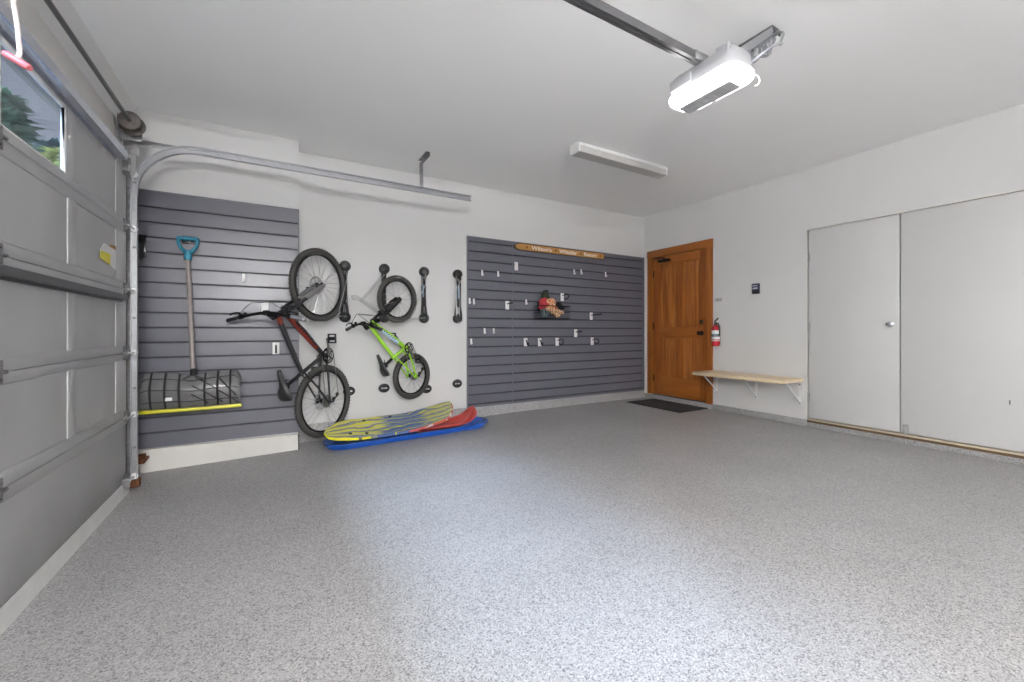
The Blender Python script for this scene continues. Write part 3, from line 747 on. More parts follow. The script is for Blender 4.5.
b = B(HO); b.tube([(cx+.002, 4.145, .72), (cx+.005, 4.125, .66), (cx+.008, 4.085, .60), (cx+.01, 4.06, .50)], [.022, .026, .024, .012], 12)
b.tube([(cx, 4.12, .67), (cx-.06, 4.085, .645)], [.016, .012], 8); b.tube([(cx, 4.12, .67), (cx+.07, 4.085, .645)], [.016, .012], 8)
b.out('socket', 'black', sh)
b = B(HO); b.ring_strip([[V((cx+W*u*1.015, 4.088-.02*(1-u*u)+dy, z)) for dy, z in ((-.012, .424), (-.014, .408), (-.004, .398), (.016, .400), (.02, .424))] for u in [-1+2*i/20 for i in range(21)]])
b.out('wear_strip', 'yellow', sh)
p = blade_pt(-.43, .30, .006); b = B(HO); b.box(p.x-.022, p.x+.022, p.y-.002, p.y+.002, p.z-.012, p.z+.014, .001); b.out('sticker', 'paper', sh)
b = B((cxg, 4.243, 1.76)); b.tube([(cxg-.03, 4.243, 1.748), (cxg-.03, 4.185, 1.746), (cxg-.03, 4.176, 1.760)], .004, 8); b.tube([(cxg+.03, 4.243, 1.748), (cxg+.03, 4.185, 1.746), (cxg+.03, 4.176, 1.760)], .004, 8)
b.box(cxg-.045, cxg+.045, 4.240, 4.244, 1.735, 1.80, .002)
o = b.out('slatwall_hook', 'black_metal'); tag(o, 'dark bracket holding the teal shovel grip', 'hook')

# ------------------------------------------------------------------ bicycle racks
def rack_root(x, label):
    return thing('bike_rack', (x, YB, 1.43), label, 'bike rack', 'vertical bike racks on the white wall')
def rack(root, ang, arms, root_geo=None):
    """local: wall at y=0, room towards -y; ang: swivel towards -x (radians)"""
    Rz = Matrix.Rotation(-ang, 3, 'Z')
    # end caps fixed on the wall
    for zc, s, nm in ((.255, 1, 'end_cap'), (-.262, -1, 'end_cap')):
        b = B(); b.lathe([(.046, 0), (.054, .012), (.056, .04), (.052, .058), (.038, .072), (.014, .077)], (0, 0, zc), (0, -1, 0), 22)
        b.lathe([(.018, -.012), (.018, .012)], (0, -.045, zc-.03*s), (0, 0, 1), 12)
        b.out(nm, 'black', root)
    b = B()
    for xx in (-.027, .027):
        b.tube([Rz @ V((xx*1.5, -.005, -.245)) + V((0, -.045, 0)), Rz @ V((xx*.9, -.008, -.12)) + V((0, -.045, 0)), Rz @ V((xx*.75, -.010, 0)) + V((0, -.045, 0)), Rz @ V((xx*.75, -.01, .14)) + V((0, -.045, 0)), Rz @ V((xx*.9, -.005, .24)) + V((0, -.045, 0))], .0125, 10)
    b.out('side_rail', 'black_metal', root)
    b = B(); c = V((0, -.045, 0))
    def obox(xa, xb, ya, yb, za, zb):
        vs = [c + Rz @ V((x, y, z)) for z in (za, zb) for (x, y) in ((xa, ya), (xb, ya), (xb, yb), (xa, yb))]
        q = [b.bm.verts.new(v) for v in vs]
        for f_ in ((3, 2, 1, 0), (4, 5, 6, 7), (0, 1, 5, 4), (1, 2, 6, 5), (2, 3, 7, 6), (3, 0, 4, 7)): b.bm.faces.new([q[i] for i in f_])
    obox(-.012, .012, -.006, .006, -.24, -.13); b.out('steel_plate', 'satin', root); b = B()
    obox(-.012, .012, -.006, .006, .17, .235); b.out('steel_plate', 'satin', root)
    b = B(); obox(-.018, .018, -.017, .004, -.13, .17); obox(-.024, .024, -.019, .004, -.13, -.07); b.out('spine', 'black', root)
    b = B(); obox(-.007, .007, -.0195, -.0165, -.03, .11); b.out('logo_strip', 'ltgrey_decal', root)
    if arms == 'out':
        a = []
        b = B()
        for xx in (-.022, .022):
            b.tube([c+Rz @ V((xx, -.01, .20)), c+Rz @ V((xx, -.16, .02)), c+Rz @ V((xx, -.27, -.09))], .0032, 6)
        b.tube([c+Rz @ V((-.022, -.27, -.09)), c+Rz @ V((.0, -.285, -.105)), c+Rz @ V((.022, -.27, -.09))], .0032, 6)
        b.out('upper_arm', 'satin', root)
        b = B()
        for xx in (-.03, .03):
            b.tube([c+Rz @ V((xx, -.01, -.245)), c+Rz @ V((xx, -.15, -.165)), c+Rz @ V((xx, -.30, -.085)), c+Rz @ V((xx*.9, -.36, -.05)), c+Rz @ V((xx*.3, -.385, -.055)), c+Rz @ V((xx*.1, -.38, -.085)), c+Rz @ V((xx*.4, -.36, -.095))], .0034, 6)
        b.out('wheel_hoop', 'satin', root)
    elif arms == 'loaded':
        A = V((0, 4.43-YB, 0)); e = Rz @ V((0, -1, 0)); n = Rz @ V((1, 0, 0)); sc_, zc_, R_w, hw = root_geo
        h = lambda ss, x, z: A + e*ss + n*x + V((0, 0, z))
        bot = lambda ss: zc_ - math.sqrt(max(0, R_w**2-(ss-sc_)**2))
        s1, s2 = sc_-R_w*.60, sc_+R_w*.25
        b = B()
        for x in (-hw, hw): b.tube([c+Rz @ V((x*.5, -.012, .21)), h(.02, x, .12), h(s1, x, bot(s1)+.0)], .0038, 6)
        b.out('upper_arm', 'satin', root)
        b = B()
        b.tube([c+Rz @ V((-hw*.6, -.014, -.245)), h(.03, -hw, -.262), h(s1, -hw, bot(s1)-.005), h((s1+s2)/2, -hw, bot((s1+s2)/2)-.004), h(s2, -hw, bot(s2)-.012), h(s2+.01, 0, bot(s2)-.014), h(s2, hw, bot(s2)-.012), h((s1+s2)/2, hw, bot((s1+s2)/2)-.004), h(s1, hw, bot(s1)-.005), h(.03, hw, -.262), c+Rz @ V((hw*.6, -.014, -.245))], .0038, 6)
        b.out('wheel_hoop', 'satin', root)
    else:
        b = B()
        b.tube([(-.03, -.062, .23), (-.036, -.07, .05), (-.03, -.068, -.2), (-.012, -.07, -.29), (.006, -.07, -.325), (.018, -.07, -.30), (.004, -.07, -.27)], .0035, 6)
        b.tube([(.03, -.062, .26), (.036, -.07, .20), (.016, -.07, .16), (-.012, -.072, .10), (.0, -.075, .19), (.012, -.072, -.05), (.01, -.072, -.28)], .0035, 6)
        b.out('wheel_hoop', 'satin', root)
    return root
r1 = rack_root(.633, 'black wall bike rack holding the black mountain bicycle'); rack(r1, math.radians(48), 'loaded', (.35, .021, .339, .034))
r2 = rack_root(1.025, 'empty black wall bike rack with wire arms out, behind green bicycle wheel'); rack(r2, math.radians(66), 'out')
r3 = rack_root(1.460, 'black wall bike rack holding the lime green bicycle'); rack(r3, math.radians(66), 'loaded', (.382, -.073, .245, .031))
r4 = rack_root(1.862, 'folded black wall bike rack nearest the wide slat panel'); rack(r4, 0, 'folded')
def pad(x, z, label):
    r = thing('tyre_rest', (x, YB, z), label, 'tyre rest', 'oval tyre rests low on the white wall'); o = tuple(r.location)
    b = B(o); b.ring_strip([[V((x+sx*math.cos(a), YB-d, z+sz*math.sin(a))) for a in (2*PI*k/28 for k in range(28))] for d, sx, sz in ((0, .056, .045), (.012, .060, .049), (.022, .056, .045), (.024, .044, .034), (.016, .036, .027), (.014, .01, .008))])
    b.out('base', 'black', r)
    b = B(o)
    for dx, dz in ((-.022, 0), (.022, 0)): b.lathe([(.009, .014), (.009, .024), (.004, .026)], (x+dx, YB, z+dz), (0, -1, 0), 12)
    b.box(x-.03, x+.03, YB-.020, YB-.014, z-.006, z+.006, .002)
    b.out('screw', 'satin', r)
pad(.676, .408, 'black oval tyre rest behind black bicycle rear wheel')
pad(1.028, .414, 'black oval tyre rest between the two bicycles')
pad(1.497, .372, 'black oval tyre rest behind green bicycle rear wheel')
pad(1.867, .409, 'black oval tyre rest nearest the wide slat panel')

# ------------------------------------------------------------------ bicycles (local: x forward, y up, z to the bicycle's right)
def wheel(root, name, c, D, tw, axis, nsp, rotor, rim_m):
    R = D/2; c = V(c)
    b = B(); b.torus(c, axis, R-tw-.010, .009, 56, 8, 1.25)
    ax = V(axis).normalized(); u = ax.orthogonal().normalized(); w = ax.cross(u)
    b.out_rim = None
    wr = b.out(name, rim_m, root)
    b = B(); b.torus(c, axis, R-tw/2, tw/2, 64, 12, .95)
    for i in range(64):
        a = 2*PI*i/64; d = u*math.cos(a)+w*math.sin(a)
        for s in (-1, 1):
            q = c + d*(R-.0035) + ax*(s*tw*.22); e = d.cross(ax)
            vs = [q + e*sx*.007 + ax*sy*.006 + d*sz*.0016 for sz in (-1, 1) for sx, sy in ((-1, -1), (1, -1), (1, 1), (-1, 1))]
            vv = [b.bm.verts.new(v) for v in vs]
            for f_ in ((3, 2, 1, 0), (4, 5, 6, 7), (0, 1, 5, 4), (1, 2, 6, 5), (2, 3, 7, 6), (3, 0, 4, 7)): b.bm.faces.new([vv[k] for k in f_])
    b.out('tyre', 'rubber', wr)
    b = B()
    for i in range(nsp):
        a = 2*PI*i/nsp; s = 1 if i % 2 else -1; a2 = a + (.5 if (i//2) % 2 else -.5)
        b.rod(c + (u*math.cos(a2)+w*math.sin(a2))*.022 + ax*s*.028, c + (u*math.cos(a)+w*math.sin(a))*(R-tw-.012), .0013, 5)
    b.out('spokes', 'chrome', wr)
    b = B(); b.lathe([(.008, -.052), (.012, -.045), (.024, -.030), (.024, -.027), (.013, -.024), (.012, 0), (.013, .024), (.024, .027), (.024, .030), (.012, .045), (.008, .052)], c, axis, 18); b.out('hub', 'black_metal', wr)
    if rotor:
        b = B(); b.torus(c - ax*.040, axis, rotor*.88, rotor*.10, 40, 6, .12)
        for i in range(6):
            a = 2*PI*i/6; b.rod(c-ax*.040+(u*math.cos(a)+w*math.sin(a))*.015, c-ax*.040+(u*math.cos(a+.5)+w*math.sin(a+.5))*rotor*.85, .003, 5)
        b.out('brake_disc', 'satin', wr)
    return wr

def bicycle(P, root):
    v2 = lambda p, z=0: V((p[0], p[1], z))
    Z = V((0, 0, 1))
    # steering assembly may be turned about the head axis
    ha = math.radians(P['head']); sd = V((-math.cos(ha), math.sin(ha), 0))
    crown = v2(P['crown']); S = Matrix.Rotation(math.radians(P['steer']), 3, sd)
    st = lambda p: crown + S @ (V(p) - crown)
    zf = S @ Z
    wheel(root, 'front_wheel', st(v2(P['front'])), P['D'], P['tw'], zf, P['spokes'], P['rotor'], P['rim'])
    wheel(root, 'rear_wheel', (0, 0, 0), P['D'], P['tw'], Z, P['spokes'], P['rotor'], P['rim'])
    bb, sc, hb, ht, sad = (v2(P[k]) for k in ('bb', 'sc', 'hb', 'ht', 'saddle'))
    t = P['tube']
    b = B()
    b.tube([hb - sd*.02, hb, ht, ht + sd*.015], [t*1.15, t*1.2, t*1.15, t*1.2], 14)
    b.tube([hb + sd*.02, hb*.55+bb*.45, bb], [t*1.15, t*1.15, t*1.0], 14)
    mid = ht*.5+sc*.5 + V((0, P['tt_drop'], 0))
    b.tube([ht - sd*.015, mid, sc], [t*1.0, t*.95, t*.8], 14)
    b.tube([bb, sc + (sc-bb).normalized()*.03], t*.85, 14)
    b.lathe([(.026, -.036), (.026, .036)], bb, Z, 18)
    for s in (-1, 1):
        b.tube([bb + V((-.03, 0, s*.03)), bb*.55 + V((0, 0, s*.05)), V((.02, 0, s*.062)), V((0, 0, s*.062))], [t*.55, t*.5, t*.42, t*.5], 10)
        b.tube([sc + V((0, -.01, s*.018)), sc*.5 + V((0, 0, s*.050)), V((.0, .02, s*.062)), V((0, 0, s*.062))], [t*.42, t*.42, t*.40, t*.5], 10)
        b.box(-.018, .018, -.02, .025, s*.062-.003, s*.062+.003, .002)
    b.tube([sc*.72 + V((0, 0, -.04)), sc*.72 + V((0, 0, .04))], t*.35, 8)
    fr = b.out('frame', P['fmat'], root)
    if P['decal'] == 'mtb':
        q0, q1 = hb + sd*.02, bb
        b = B(); b.tube([q0*.90+q1*.10, q0*.55+q1*.45, q0*.2+q1*.8], [t*1.18, t*1.18, t*1.06], 14)
        b.out('red_panel', 'orange_red', fr)
        b = B()
        nrm = (q1-q0).normalized().cross(Z)
        for s in (-1, 1):
            for k in range(9):
                f0 = .22+.06*k; pa = q0*(1-f0)+q1*f0; pb = q0*(1-f0-.035)+q1*(f0+.035)
                b.tube([pa+Z*s*(t*1.13), pb+Z*s*(t*1.13)], .011, 8)
        b.out('dark_lettering', 'frame_black', fr)
        b = B(); m0 = ht - sd*.015; b.tube([m0*.95+mid*.05, m0*.72+mid*.28], [t*1.04, t*1.01], 14); b.out('red_panel', 'orange_red', fr)
        b = B(); b.tube([m0*.72+mid*.28, mid, sc*.9+mid*.1], [t*1.03, t*.99, t*.86], 14); b.out('black_panel', 'frame_black', fr)
    else:
        q0, q1 = hb + sd*.02, bb
        b = B(); b.tube([q0*.80+q1*.20, q0*.55+q1*.45, q0*.25+q1*.75], [t*1.18, t*1.18, t*1.1], 14); b.out('blue_panel', 'ltgrey_decal', fr)
        b = B()
        for s in (-1, 1):
            for k in range(7):
                f0 = .24+.065*k; pa = q0*(1-f0)+q1*f0; b.tube([pa+Z*s*t*1.16+V((0, .008, 0)), pa+Z*s*t*1.16-V((0, .008, 0))], .005, 6)
        b.out('dark_lettering', 'frame_black', fr)
    # fork
    fa = v2(P['front']); b = B()
    off = P['tw']*.5+.028
    lo = [fa + Z*s*off for s in (-1, 1)]; hi_ = [crown + Z*s*off + (fa-crown)*.02 for s in (-1, 1)]
    b.tube([st(crown + Z*(-off)), st(crown + sd*.012), st(crown + Z*off)], [.022, .027, .022], 12)
    b.tube([st(crown), st(hb)], .020, 12)
    for s in (0, 1): b.tube([st(hi_[s]), st(hi_[s]*.5+lo[s]*.5)], .0155, 12)
    fk = b.out('fork', 'frame_black' if P['decal'] == 'mtb' else 'black_metal', root)
    b = B()
    for s in (0, 1): b.tube([st(hi_[s]*.62+lo[s]*.38), st(hi_[s]*.1+lo[s]*.9), st(lo[s])], [.022, .020, .016], 12)
    a0, a1 = hi_[0]*.6+lo[0]*.4, hi_[1]*.6+lo[1]*.4; fw = (fa-v2(P['bb'])); fw = V((1, 0, 0))
    b.tube([st(a0), st(a0*.75+a1*.25 + (crown-fa)*.12 + V((.03, .012, 0))), st(a0*.25+a1*.75 + (crown-fa)*.12 + V((.03, .012, 0))), st(a1)], .011, 10)
    b.out('lower_legs', P['fork_m'], fk)
    B().rod(st(fa - Z*(off+.02)), st(fa + Z*(off+.02)), .006, 8).out('axle', 'satin', fk)
    # stem and bar
    bc = v2(P['bar']); b = B(); b.tube([st(ht + sd*.015), st(ht + sd*.045)], .020, 12); b.tube([st(ht + sd*.035), st(bc)], [.021, .019], 12); b.rod(st(bc - Z*.022), st(bc + Z*.022), .022, 12)
    b.out('stem', 'black_metal', root)
    Lb = P['barlen']/2; rise = sd*P['rise']; back = V((-1, 0, 0))*P['rise']
    pts = [st(bc + Z*z + rise*k + V((-1, 0, 0))*bk_) for z, k, bk_ in ((-Lb, .9, .05), (-Lb*.62, 1, .02), (-Lb*.32, .55, .005), (-Lb*.14, .05, 0), (Lb*.14, .05, 0), (Lb*.32, .55, .005), (Lb*.62, 1, .02), (Lb, .9, .05))]
    b = B(); b.tube(pts, .0125, 12); hbar = b.out('handlebar', 'black_metal', root)
    for s, (i, j) in ((-1, (0, 1)), (1, (7, 6))):
        d = (pts[j]-pts[i]); e0 = pts[i]; e1 = e0 + d.normalized()*P['grip']
        b = B(); b.tube([e0 - d.normalized()*.005, e0, e1, e1 + d.normalized()*.006], [.011, .0165, .0150, .017], 12); b.out('grip', P['grip_m'][0 if s < 0 else 1], hbar)
        k0 = e1 + d.normalized()*.028
        fwd = S @ V((math.sin(ha), math.cos(ha), 0)); dn = S @ sd
        b = B(); b.lathe([(.019, -.012), (.019, .012)], k0, d, 12); b.tube([k0 + fwd*.012, k0 + fwd*.034, k0+fwd*.045 - d.normalized()*.03, k0 + fwd*.046 - d.normalized()*.07, k0 + fwd*.038 - d.normalized()*.10], [.010, .009, .006, .005, .005], 8)
        b.tube([k0 - dn*.015 + d.normalized()*.025, k0 - dn*.03 + fwd*.02 + d.normalized()*.03], [.014, .010], 8)
        b.out('brake_lever', 'black_metal', hbar)
        b = B(); b.tube([k0 + fwd*.03 + d.normalized()*.015, k0 + fwd*.055 + d.normalized()*.06, k0+fwd*.085 + d.normalized()*.15 - dn*.01, k0*.3+st(hb)*.7 + fwd*.075 - dn*.03, st(hb) + fwd*.05 - dn*.04, st(hb) - dn*.05 + fwd*.03], .0028, 6); b.out('brake_cable', 'black', hbar)
    # seatpost and saddle
    b = B(); b.tube([sc, sad - V((.0, .045, 0))], .0145, 12); b.rod(sad + V((-.045, -.028, .022)), sad + V((.06, -.028, .022)), .004, 6); b.rod(sad + V((-.045, -.028, -.022)), sad + V((.06, -.028, -.022)), .004, 6)
    b.box(sad.x-.025, sad.x+.025, sad.y-.055, sad.y-.022, -.026, .026, .006)
    b.out('seatpost', 'black_metal', root)
    k = P['sad_s']; b = B(); rings = []; SR = Matrix.Rotation(math.radians(13), 3, 'Z')
    prof = [(-.125, .045, .010), (-.12, .066, .022), (-.085, .074, .030), (-.04, .060, .030), (.0, .038, .026), (.05, .026, .024), (.10, .021, .022), (.135, .016, .018), (.143, .007, .010)]
    for (x, hw, h) in prof:
        ring = []
        for a in (2*PI*q/18 for q in range(18)):
            cc, ss = math.cos(a), math.sin(a)
            xx_ = x; ring.append(sad + SR @ V((xx_, (.010 if x < -.03 else 0) + h*.55*ss - (.018*(abs(cc)**3) if ss > -.2 else .006), hw*cc))*k)
        rings.append(ring)
    b.ring_strip(rings); b.out('saddle', 'black', root, smooth=60)
    # drivetrain (on +z)
    cr = P['chainring']; zz = .052
    b = B(); b.torus(bb + Z*zz, Z, cr*.94, cr*.09, 36, 6, .35)
    for i in range(5):
        a = 2*PI*i/5+.3; b.rod(bb + Z*zz, bb + Z*zz + V((math.cos(a), math.sin(a), 0))*cr*.92, .006, 6)
    b.torus(bb + Z*(zz-.008), Z, cr*.72, cr*.07, 30, 6, .35)
    ck = b.out('crankset', 'black_metal', root)
    ca = math.radians(P['crank']); cd = V((math.cos(ca), math.sin(ca), 0)); cl = P['cranklen']
    for s in (-1, 1):
        e = bb + Z*s*.078 + cd*s*cl
        B().tube([bb + Z*s*.065, bb + Z*s*.078 + cd*s*cl*.5, e], [.014, .011, .010], 8).out('crank_arm', 'grey_alloy', ck)
        b = B(); pc = e + Z*s*.058; b.rod(e, e + Z*s*.10, .006, 8)
        for q in (-1, 1): b.box(pc.x-.042, pc.x+.042, pc.y-.008, pc.y+.008, pc.z+q*.038-.006, pc.z+q*.038+.006, .003); b.box(pc.x+q*.038-.006, pc.x+q*.038+.006, pc.y-.010, pc.y+.010, pc.z-.042, pc.z+.042, .003)
        b.box(pc.x-.016, pc.x+.016, pc.y-.010, pc.y+.010, pc.z-.036, pc.z+.036, .004)
        b.out('pedal', P['pedal_m'], ck)
    b = B()
    for i in range(6): b.lathe([(P['cass']-i*.0055, .026+i*.0045), (P['cass']-i*.0055, .0285+i*.0045)], (0, 0, 0), Z, 24)
    b.out('cassette', 'grey_alloy', root)
    j1, j2 = V((.012, -.062, .05)), V((.045, -.115, .048))
    b = B(); b.tube([V((0, -.012, .062)), V((-.01, -.04, .064)), j1 + Z*.006], [.008, .010, .009], 8)
    b.lathe([(.018, -.004), (.018, .004)], j1, Z, 14); b.lathe([(.018, -.004), (.018, .004)], j2, Z, 14); b.tube([j1 + Z*.008, j2 + Z*.008], .006, 6)
    b.out('derailleur', 'black', root)
    cz = .045; up_ = V((0, 1, 0))
    b = B(); b.tube([bb + V((0, cr, zz)), V((0, P['cass']*.7, cz))], .0035, 6); b.tube([V((0, P['cass']*.7, cz)), V((-P['cass']*.7, 0, cz)), j1 + V((-.018, 0, 0)), j2 + V((-.012, -.014, 0)), bb + V((0, -cr, zz))], .0035, 6)
    b.out('chain', 'grey_alloy', root)
    if P['decal'] == 'mtb':
        b = B(); b.box(-.02, .03, .0, .05, -.058, -.040, .004); b.out('brake_caliper', 'black', root)
        b = B(); q = st(fa*.82+crown*.18 - Z*(off)); b.box(q.x-.02, q.x+.02, q.y-.025, q.y+.025, q.z-.02, q.z+.006, .004); b.out('brake_caliper', 'black', root)
    return root

def place(root, base, e, fwd):
    e = V(e).normalized(); f = V(fwd).normalized(); up = (e - f*e.dot(f)).normalized(); r = f.cross(up)
    m = Matrix(((f.x, up.x, r.x, base[0]), (f.y, up.y, r.y, base[1]), (f.z, up.z, r.z, base[2]), (0, 0, 0, 1)))
    root.matrix_world = m

a = math.radians(48); e1 = V((-math.sin(a), -math.cos(a), 0)); base1 = V((.633, 4.43, 0)) + e1*.288; base1.z = .368
bk1 = thing('bicycle', base1, 'adult black mountain bicycle with red-panelled frame hung upright by front wheel', 'bicycle', 'bicycles hung on the wall')
bicycle(dict(head=66, steer=0, crown=(.872, .370), front=(1.083, 0), D=.678, tw=.050, spokes=28, rotor=.085, rim='black_metal', bb=(.43, -.012), sc=(.305, .25), hb=(.858, .393), ht=(.812, .488), saddle=(.222, .465),
             tube=.0205, tt_drop=.0, fmat='frame_black', decal='mtb', fork_m='fork_grey', bar=(.836, .578), barlen=.80, rise=.02, grip=.125, grip_m=('black', 'strut'), sad_s=1.0, chainring=.072, crank=12, cranklen=.165, cass=.060, pedal_m='black'), bk1)
place(bk1, base1, e1, e1*.057+V((0, 0, 1)))
a = math.radians(66); e2 = V((-math.sin(a), -math.cos(a), 0)); f2 = e2*.23 + V((0, 0, .978)); base2 = V((1.46, 4.43, 0)) + e2*.19; base2.z = .545
bk2 = thing('bicycle', base2, 'small lime green child bicycle hung upright by front wheel', 'bicycle', 'bicycles hung on the wall')
bicycle(dict(head=66, steer=0, crown=(.672, .315), front=(.83, 0), D=.49, tw=.046, spokes=20, rotor=0, rim='black_metal', bb=(.315, .015), sc=(.262, .185), hb=(.662, .335), ht=(.635, .395), saddle=(.215, .345),
             tube=.020, tt_drop=.0, fmat='green', decal='kid', fork_m='black_metal', bar=(.672, .452), barlen=.55, rise=.015, grip=.10, grip_m=('black', 'black'), sad_s=.88, chainring=.058, crank=190, cranklen=.125, cass=.045, pedal_m='black'), bk2)
place(bk2, base2, e2, f2)

# ------------------------------------------------------------------ sleds
def rr(cx, cy, hx, hy, r, n=8):
    pts = []
    for (sx, sy, a0) in ((1, 1, 0), (-1, 1, PI/2), (-1, -1, PI), (1, -1, 1.5*PI)):
        for k in range(n+1):
            a = a0+(PI/2)*k/n; pts.append((cx+sx*(hx-r)+r*math.cos(a), cy+sy*(hy-r)+r*math.sin(a)))
    return pts
sl = thing('sled', (1.27, 4.17, fz(1.27)), 'long blue plastic sled lying flat on floor under the other sleds', 'sled')
LO = tuple(sl.location); SLP = .0245
def tilt(x, y, z): return V((x, y, z + fz(1.27) + (x-1.27)*SLP))
b = B(LO)
def lofted(hx, hy, r, z): return [tilt(x-.008, y, z + .012*max(0, (x-1.8)/.3)**2) for x, y in rr(1.235, 4.14, hx-.02, hy, r)]
secs = [(.76, .13, .12, .004), (.80, .155, .14, .010), (.825, .168, .15, .045), (.838, .178, .16, .056), (.850, .190, .17, .056), (.852, .192, .172, .048), (.850, .190, .17, .044), (.835, .172, .16, .040), (.815, .158, .15, .003), (.78, .13, .13, .0005)]
b.ring_strip([lofted(*s) for s in reversed(secs)]); b.out('tray', 'blue', sl, smooth=50)
b = B(LO)
for yy in (4.075, 4.205): b.ring_strip([[tilt(x, yy+dy, z) for dy, z in ((-.012, .005), (-.008, .016), (.008, .016), (.012, .005))] for x in (.62, .7, 1.2, 1.7, 1.85)])
b.out('runner', 'blue', sl)
B(LO).tube([tilt(1.97, 4.02, .062), tilt(2.02, 4.07, .066), tilt(2.035, 4.14, .068), tilt(2.02, 4.21, .066)], .004, 6).out('tow_cord', 'black', sl)
# red sled with curled nose
rs = thing('sled', (1.65, 4.19, fz(1.65)+.03), 'smaller red plastic sled with curled nose resting inside the blue sled', 'sled')
RO = tuple(rs.location)
def red(u, v):  # u along -> 0..1, v across -1..1
    x = 1.28+.66*u; z = .025
    if u > .6:
        k = (u-.6)/.4; x = 1.28+.66*.6+.245*math.sin(k*1.5); z = .025+.185*(1-math.cos(k*1.5))
    hw = .155*math.sqrt(max(.06, 1-(max(0, u-.74)/.265)**2.6))
    z += .045*abs(v)**3 * (1 - .3*u if u < .7 else .79*(1-(u-.7)/.3*1.5)) + .01*math.cos(v*PI*2)*(.5 if u < .8 else 1)
    return tilt(x-.01, 4.165+hw*v, z)
NU, NV = 26, 16
b = B(RO); rings = []
for i in range(NU+1):
    up_ = [red(i/NU, -1+2*j/NV)+V((0, 0, .005)) for j in range(NV+1)]; dn = [red(i/NU, -1+2*j/NV) for j in range(NV+1)]
    rings.append(up_ + list(reversed(dn)))
b.ring_strip(rings); b.out('shell', 'red_sled', rs, smooth=60)
b = B(RO); b.tube([red(i/NU, -1)+V((0, 0, .003)) for i in range(NU+1)] + [red(1, -1+2*j/NV)+V((0, 0, .003)) for j in range(1, NV)] + [red(1-i/NU, 1)+V((0, 0, .003)) for i in range(NU+1)], .009, 8); b.out('rolled_rim', 'red_sled', rs)
b = B(RO)
for vv in (-.35, .35): b.tube([red(u_/10, vv)+V((0, 0, .006)) for u_ in range(5, 11)], .008, 6)
b.out('ridge', 'red_sled', rs)
# striped board: front edge on the blue rim, back edge raised, far end curled
bd = thing('sled', (1.03, 4.19, .05), 'foam snow sled with yellow and blue stripes lying on top of the blue sled', 'sled')
DO = tuple(bd.location)
def brd(u, v):
    # u 0..1 along, v 0..1 front to back
    x0, x1 = .395, 1.60
    hw0 = 1.0
    if u < .22: hw0 = math.sqrt(max(0, 1-((.22-u)/.22)**2))
    if u > .93: hw0 = 1-.22*((u-.93)/.07)**2
    vc = .62 if u < .22 else .5
    cy = 4.155 - (.10*((.22-u)/.22) if u < .22 else 0); half = .212*hw0
    vv = (v-.5)*2
    y = cy + half*vv
    x = x0+(x1-x0)*u + .13*(v-.2)*u + .02*math.sin(PI*v)*u
    z = .020 + .0245*(x-.7) + .085*max(0, (y-3.96)/.40) + (.012 if u > .25 else .012+.045*((.25-u)/.25))
    if u > .55: z += .085*((u-.55)/.45)**1.7
    return V((x, y, z))
NU, NV = 40, 14
bm = bmesh.new(); uvl = bm.loops.layers.uv.new('UVMap'); top_, bot_ = [], []
TH = .022
for i in range(NU+1):
    top_.append([bm.verts.new(brd(i/NU, j/NV)+V((0, 0, TH)) - V(DO)) for j in range(NV+1)]); bot_.append([bm.verts.new(brd(i/NU, j/NV) - V(DO)) for j in range(NV+1)])
uvof = {}
for L_ in (top_, bot_):
    for i, r in enumerate(L_):
        for j, v in enumerate(r): uvof[v] = (i/NU, j/NV)
def quad(vs, mi):
    try: f_ = bm.faces.new(vs)
    except ValueError: return
    f_.material_index = mi; f_.smooth = True
    for l in f_.loops: l[uvl].uv = uvof[l.vert]
for i in range(NU):
    for j in range(NV):
        quad((top_[i][j], top_[i+1][j], top_[i+1][j+1], top_[i][j+1]), 0); quad((bot_[i][j+1], bot_[i+1][j+1], bot_[i+1][j], bot_[i][j]), 0)
    quad((bot_[i][0], bot_[i+1][0], top_[i+1][0], top_[i][0]), 0); quad((top_[i][NV], top_[i+1][NV], bot_[i+1][NV], bot_[i][NV]), 0)
for j in range(NV):
    quad((top_[0][j], top_[0][j+1], bot_[0][j+1], bot_[0][j]), 0); quad((bot_[NU][j], bot_[NU][j+1], top_[NU][j+1], top_[NU][j]), 0)
bmesh.ops.recalc_face_normals(bm, faces=bm.faces)
me = bpy.data.meshes.new('deck'); bm.to_mesh(me); bm.free(); me.materials.append(M['board']); me.set_sharp_from_angle(angle=math.radians(50))
o = bpy.data.objects.new('deck', me); COL.objects.link(o); o.parent = bd
b = B(DO); b.tube([brd(u_/30, 0)+V((0, -.002, .008)) for u_ in range(19, 31)] + [brd(1, v_/8)+V((.003, 0, .008)) for v_ in range(1, 8)], .012, 8); b.out('edge_band', 'board_edge', bd)
for (u_, v_) in ((.18, .25), (.30, .85), (.30, .18), (.5, .9)):
    p = brd(u_, v_); b = B(DO); b.lathe([(.016, 0), (.016, .006), (.010, .010)], p+V((0, 0, TH-.001)), (0, -.2, 1), 14); b.out('strap_rivet', 'black', bd)

